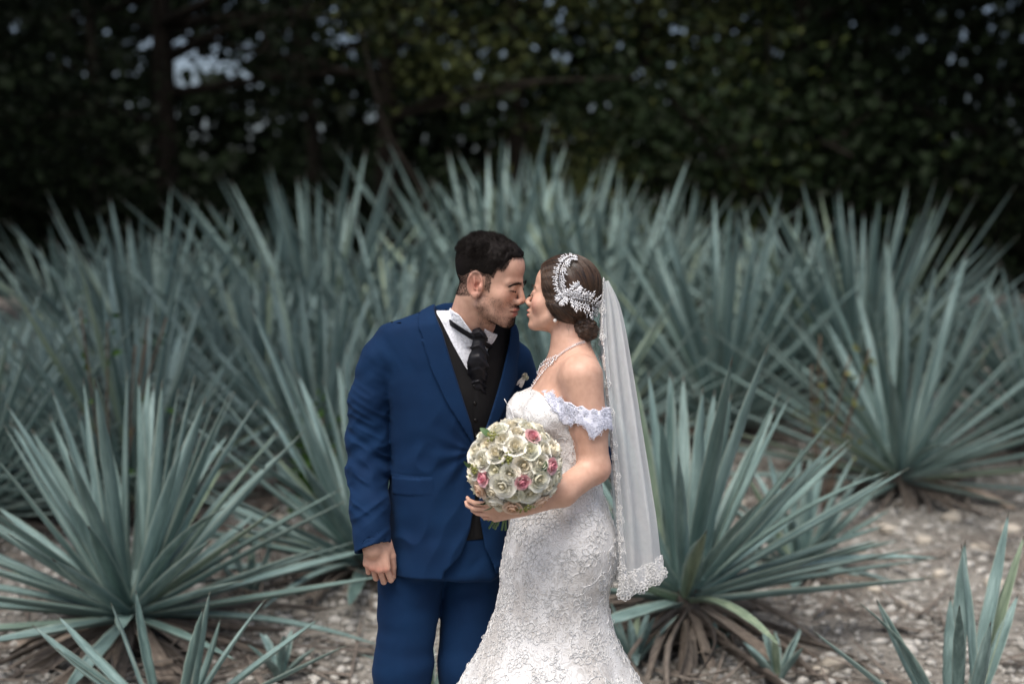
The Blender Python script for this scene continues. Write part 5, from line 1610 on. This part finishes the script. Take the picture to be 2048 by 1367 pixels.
for j in range(60):                                   # narrow edge down the near side
    for i in (0, 1, 2):
        if rv.rand() < .85: veil_lace(i, j, .007 + .005 * rv.rand(), 0)
    if j % 5 == 0 and j > 14:
        for k in range(4): veil_lace(3 + k, min(59, j + k % 3), .008 + .004 * rv.rand(), 0)
    if j % 3 == 0: veil_lace(NS - 1, j, .010, 0)
for i in range(NS):                                   # deep scalloped hem
    for k in range(3): veil_lace(i, 57 + k, .010 + .006 * rv.rand(), 0)
for i in range(0, NS, 2):
    p = vv[i, 59]; rosette(acc, p - V3(0, .002, .010), V3(.3, -1, 0), .017, rv, .0012, 7)
under(acc.obj('lace_trim', M_thread), veil)

# ---- bouquet
def petal_mat(name, c0, c1, c2):
    m, n, l, b = new_mat(name)
    ca = n.new('ShaderNodeVertexColor'); ca.layer_name = 'Col'
    sp = n.new('ShaderNodeSeparateColor'); l.new(ca.outputs['Color'], sp.inputs[0])
    r = ramp(n, [(0, c0), (.5, c1), (1, c2)])
    l.new(sp.outputs[0], r.inputs[0])
    oi = n.new('ShaderNodeObjectInfo')
    rv_ = ramp(n, [(0, (.93, .95, .88)), (.5, (1, 1, 1)), (1, (1.0, .96, .91))]); l.new(oi.outputs['Random'], rv_.inputs[0])
    l.new(mixc(n, l, 1, r.outputs[0], rv_.outputs[0], 'MULTIPLY'), b.inputs['Base Color'])
    b.inputs['Roughness'].default_value = .6
    return m
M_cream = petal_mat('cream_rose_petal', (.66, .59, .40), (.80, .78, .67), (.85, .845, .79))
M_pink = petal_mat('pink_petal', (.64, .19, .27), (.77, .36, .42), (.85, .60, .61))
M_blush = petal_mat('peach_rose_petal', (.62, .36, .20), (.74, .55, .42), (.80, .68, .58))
M_green, n, l, b = new_mat('bouquet_leaf'); b.inputs['Base Color'].default_value = (.06, .13, .035, 1); b.inputs['Roughness'].default_value = .5
M_base, n, l, b = new_mat('sepal_green'); b.inputs['Base Color'].default_value = (.40, .42, .27, 1); b.inputs['Roughness'].default_value = .7
M_berry, n, l, b = new_mat('green_berry'); b.inputs['Base Color'].default_value = (.20, .21, .045, 1); b.inputs['Roughness'].default_value = .35
def rose_mesh(name, mat, seed, openness=1.0):
    rs = np.random.RandomState(seed); acc = Acc()
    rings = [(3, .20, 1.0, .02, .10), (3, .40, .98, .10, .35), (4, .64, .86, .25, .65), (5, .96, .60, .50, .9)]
    for ri, (cnt, rad, hgt, lean, shade) in enumerate(rings):
        for k in range(cnt):
            ph = k * 6.2832 / cnt + ri * .9 + rs.randn() * .15
            wd = 6.2832 / cnt * .66
            nu, nv = 7, 6
            g = np.zeros((nu, nv, 3), dtype=f32); col = np.zeros((nu, nv, 3), dtype=f32)
            hh = hgt * (1 + rs.randn() * .05)
            for i in range(nu):
                u = i / (nu - 1) * 2 - 1
                for j in range(nv):
                    v = j / (nv - 1)
                    lip = max(0, v - .7) / .3
                    r = rad * (.35 + .65 * math.sin(min(1, v * 1.2) * math.pi / 2)) * openness + lean * .30 * lip - (.10 * lip if ri == 0 else 0)
                    z = hh * v * (1 - .14 * u * u * v) - .16 * lean * lip
                    th = ph + u * wd * (.35 + .65 * math.sin(min(1, v * 1.3) * math.pi / 2))
                    r += .07 * u + .03 * math.sin(6 * u + ri + k) * v
                    g[i, j] = (r * math.cos(th), r * math.sin(th), z * .9 - .35)
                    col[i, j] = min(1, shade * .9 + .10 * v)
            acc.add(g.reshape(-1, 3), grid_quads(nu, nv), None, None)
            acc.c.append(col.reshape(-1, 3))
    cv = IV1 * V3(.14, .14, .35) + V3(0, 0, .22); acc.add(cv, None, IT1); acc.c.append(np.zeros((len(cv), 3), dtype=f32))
    return mesh_np(name, np.concatenate(acc.v), [np.concatenate(acc.q), np.concatenate(acc.t)], mat, True, np.concatenate(acc.c))
BQ = W(1030, 930, 3.60)
bq_ax = norm(V3(-.10, -.88, .42))
bouquet = empty('bouquet', BQ, 'round bouquet of cream roses with a few pink blooms, held by the bride', 'bouquet')
bouquet.scale = (.95, .95, .95)
rq = np.random.RandomState(3)
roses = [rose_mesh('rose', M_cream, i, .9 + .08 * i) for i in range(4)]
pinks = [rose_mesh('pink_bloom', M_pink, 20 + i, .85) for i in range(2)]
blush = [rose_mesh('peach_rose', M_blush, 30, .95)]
q0 = Vector((0, 0, 1))
def place_bloom(name, me, direction, R, size):
    d = norm(direction)
    o = bpy.data.objects.new(name, me); link(o, bouquet)
    o.location = Vector(d * R)
    q = Vector(d).to_track_quat('Z', 'Y')
    o.rotation_mode = 'QUATERNION'
    o.rotation_quaternion = q @ Quaternion((0, 0, 1), rq.rand() * 6.28) @ Quaternion((1, 0, 0), rq.randn() * .12)
    o.scale = (size,) * 3
    return o
def dir_px(px, py):
    """unit direction from the bouquet's centre to the spot of its front that shows at (px, py)"""
    p = W(px, py, 3.60) - BQ; rr = np.array((p[0], 0, p[2])) / .128
    r2 = min(.96, float(rr @ rr)); return norm(V3(rr[0], -math.sqrt(1 - r2), rr[2]))
special = [(961, 947, 'p'), (1046, 951, 'p'), (1068, 858, 'p'), (1109, 922, 'p'), (955, 975, 'b'), (1085, 1000, 'b'), (1025, 1012, 'b')]
used = []
for px_, py_, k in special:
    d = dir_px(px_, py_); used.append(d)
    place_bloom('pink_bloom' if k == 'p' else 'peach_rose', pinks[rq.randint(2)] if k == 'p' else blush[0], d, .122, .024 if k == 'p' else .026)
berry_dirs = [dir_px(1015, 903), dir_px(1052, 1008), dir_px(985, 862), dir_px(948, 935)]
used += berry_dirs[:2]
fix = len(used)
pts_ = np.array(used + [norm(rq.randn(3).astype(f32) + bq_ax * .8) for _ in range(64)], dtype=f32)
for it in range(160):
    df = pts_[:, None] - pts_[None]; ds = np.linalg.norm(df, axis=2) + 1e-6
    f_ = (df / ds[..., None] * np.clip(.40 - ds, 0, 1)[..., None]).sum(1)
    f_[:fix] = 0
    pts_ = pts_ + f_ * .25
    low = pts_ @ bq_ax < -.42
    pts_[low & (np.arange(len(pts_)) >= fix)] += bq_ax * .05
    pts_ /= np.linalg.norm(pts_, axis=1, keepdims=True)
for d in pts_[fix:]:
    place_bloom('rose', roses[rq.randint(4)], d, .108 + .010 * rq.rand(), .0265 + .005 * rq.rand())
for d in berry_dirs:
    acc = Acc(); s = norm(np.cross(d, V3(0, 0, 1))); t_ = np.cross(s, d)
    for k in range(16):
        o_ = rq.randn(2) * .010
        acc.add(d * (.128 + .006 * rq.rand()) + s * o_[0] + t_ * o_[1] + IV1 * (.0032 + .001 * rq.rand()), t=IT1)
    o = acc.obj('berry_cluster', M_berry, bouquet)
acc = Acc(); acc.add(IV2 * V3(.098, .098, .098), t=IT2); acc.obj('flower_base', M_base, bouquet)
stem_dir = norm(W(1000, 1050, 3.70) - BQ)
for k in range(12):
    o_ = rq.randn(3).astype(f32) * .012
    acc = Acc()
    e = W(986 + rq.randn() * 9, 1056 + rq.randn() * 8, 3.71 + rq.randn() * .008) - BQ
    tube(acc, spline([norm(stem_dir) * .06 + o_, stem_dir * .12 + o_ * .6, e], 6), .0032, 6)
    acc.obj('stem', M_green, bouquet)
def leaf_grid(L, wd, droop, fold=.25, nu=3, nv=7):
    g = np.zeros((nu, nv, 3), dtype=f32)
    for i in range(nu):
        u = i / (nu - 1) * 2 - 1
        for j in range(nv):
            v = j / (nv - 1); w_ = wd * math.sin(math.pi * min(.98, v * .9 + .06)) ** .8
            g[i, j] = (u * w_, L * v, abs(u) * w_ * fold - droop * v * v)
    return g.reshape(-1, 3), grid_quads(nu, nv)
for (px_, py_, a_) in ((968, 1010, 200), (975, 1030, 215), (966, 1022, 190), (940, 930, 150), (1090, 935, 80), (975, 858, 140)):
    d = dir_px(px_, py_); v, q = leaf_grid(.034, .009, .01)
    p = d * .118; t_ = norm(norm(V3(math.cos(math.radians(a_)), 0, math.sin(math.radians(a_)))) + d * .5); s = norm(np.cross(t_, d)); m = np.cross(s, t_)
    acc = Acc(); acc.add(p + v[:, :1] * s + v[:, 1:2] * t_ + v[:, 2:] * m, q); acc.obj('leaf', M_green, bouquet)

# ---- boutonniere on his lapel
jb = bvh_of(*gj)
bp, bn = cast(1047, 752, jb)
bout = empty('boutonniere', bp, 'small white flower with pale ribbon pinned to the blue lapel', 'boutonniere')
for dx, dz, s in ((0, .004, .009), (.006, -.003, .007), (-.004, -.004, .006)):
    o = bpy.data.objects.new('flower', roses[0]); link(o, bout)
    o.location = Vector(bn * .006 + V3(dx, 0, dz)); o.rotation_mode = 'QUATERNION'; o.rotation_quaternion = Vector(bn).to_track_quat('Z', 'Y'); o.scale = (s,) * 3
M_ribbon = cloth_material('pale_ribbon', (.62, .60, .57), (.70, .68, .64), .5, 200, .1, .1)
acc = Acc()
for k, (ex, ez) in enumerate(((-.024, -.022), (-.012, -.030))):
    pts = spline([bn * .005, bn * .007 + V3(ex * .5, 0, ez * .5), bn * .004 + V3(ex, 0, ez)], 6)
    s = V3(.004, 0, -.003); a_ = np.concatenate([pts - s, pts + s]); acc.add(a_, grid_quads(2, 6))
acc.obj('ribbon', M_ribbon, bout)
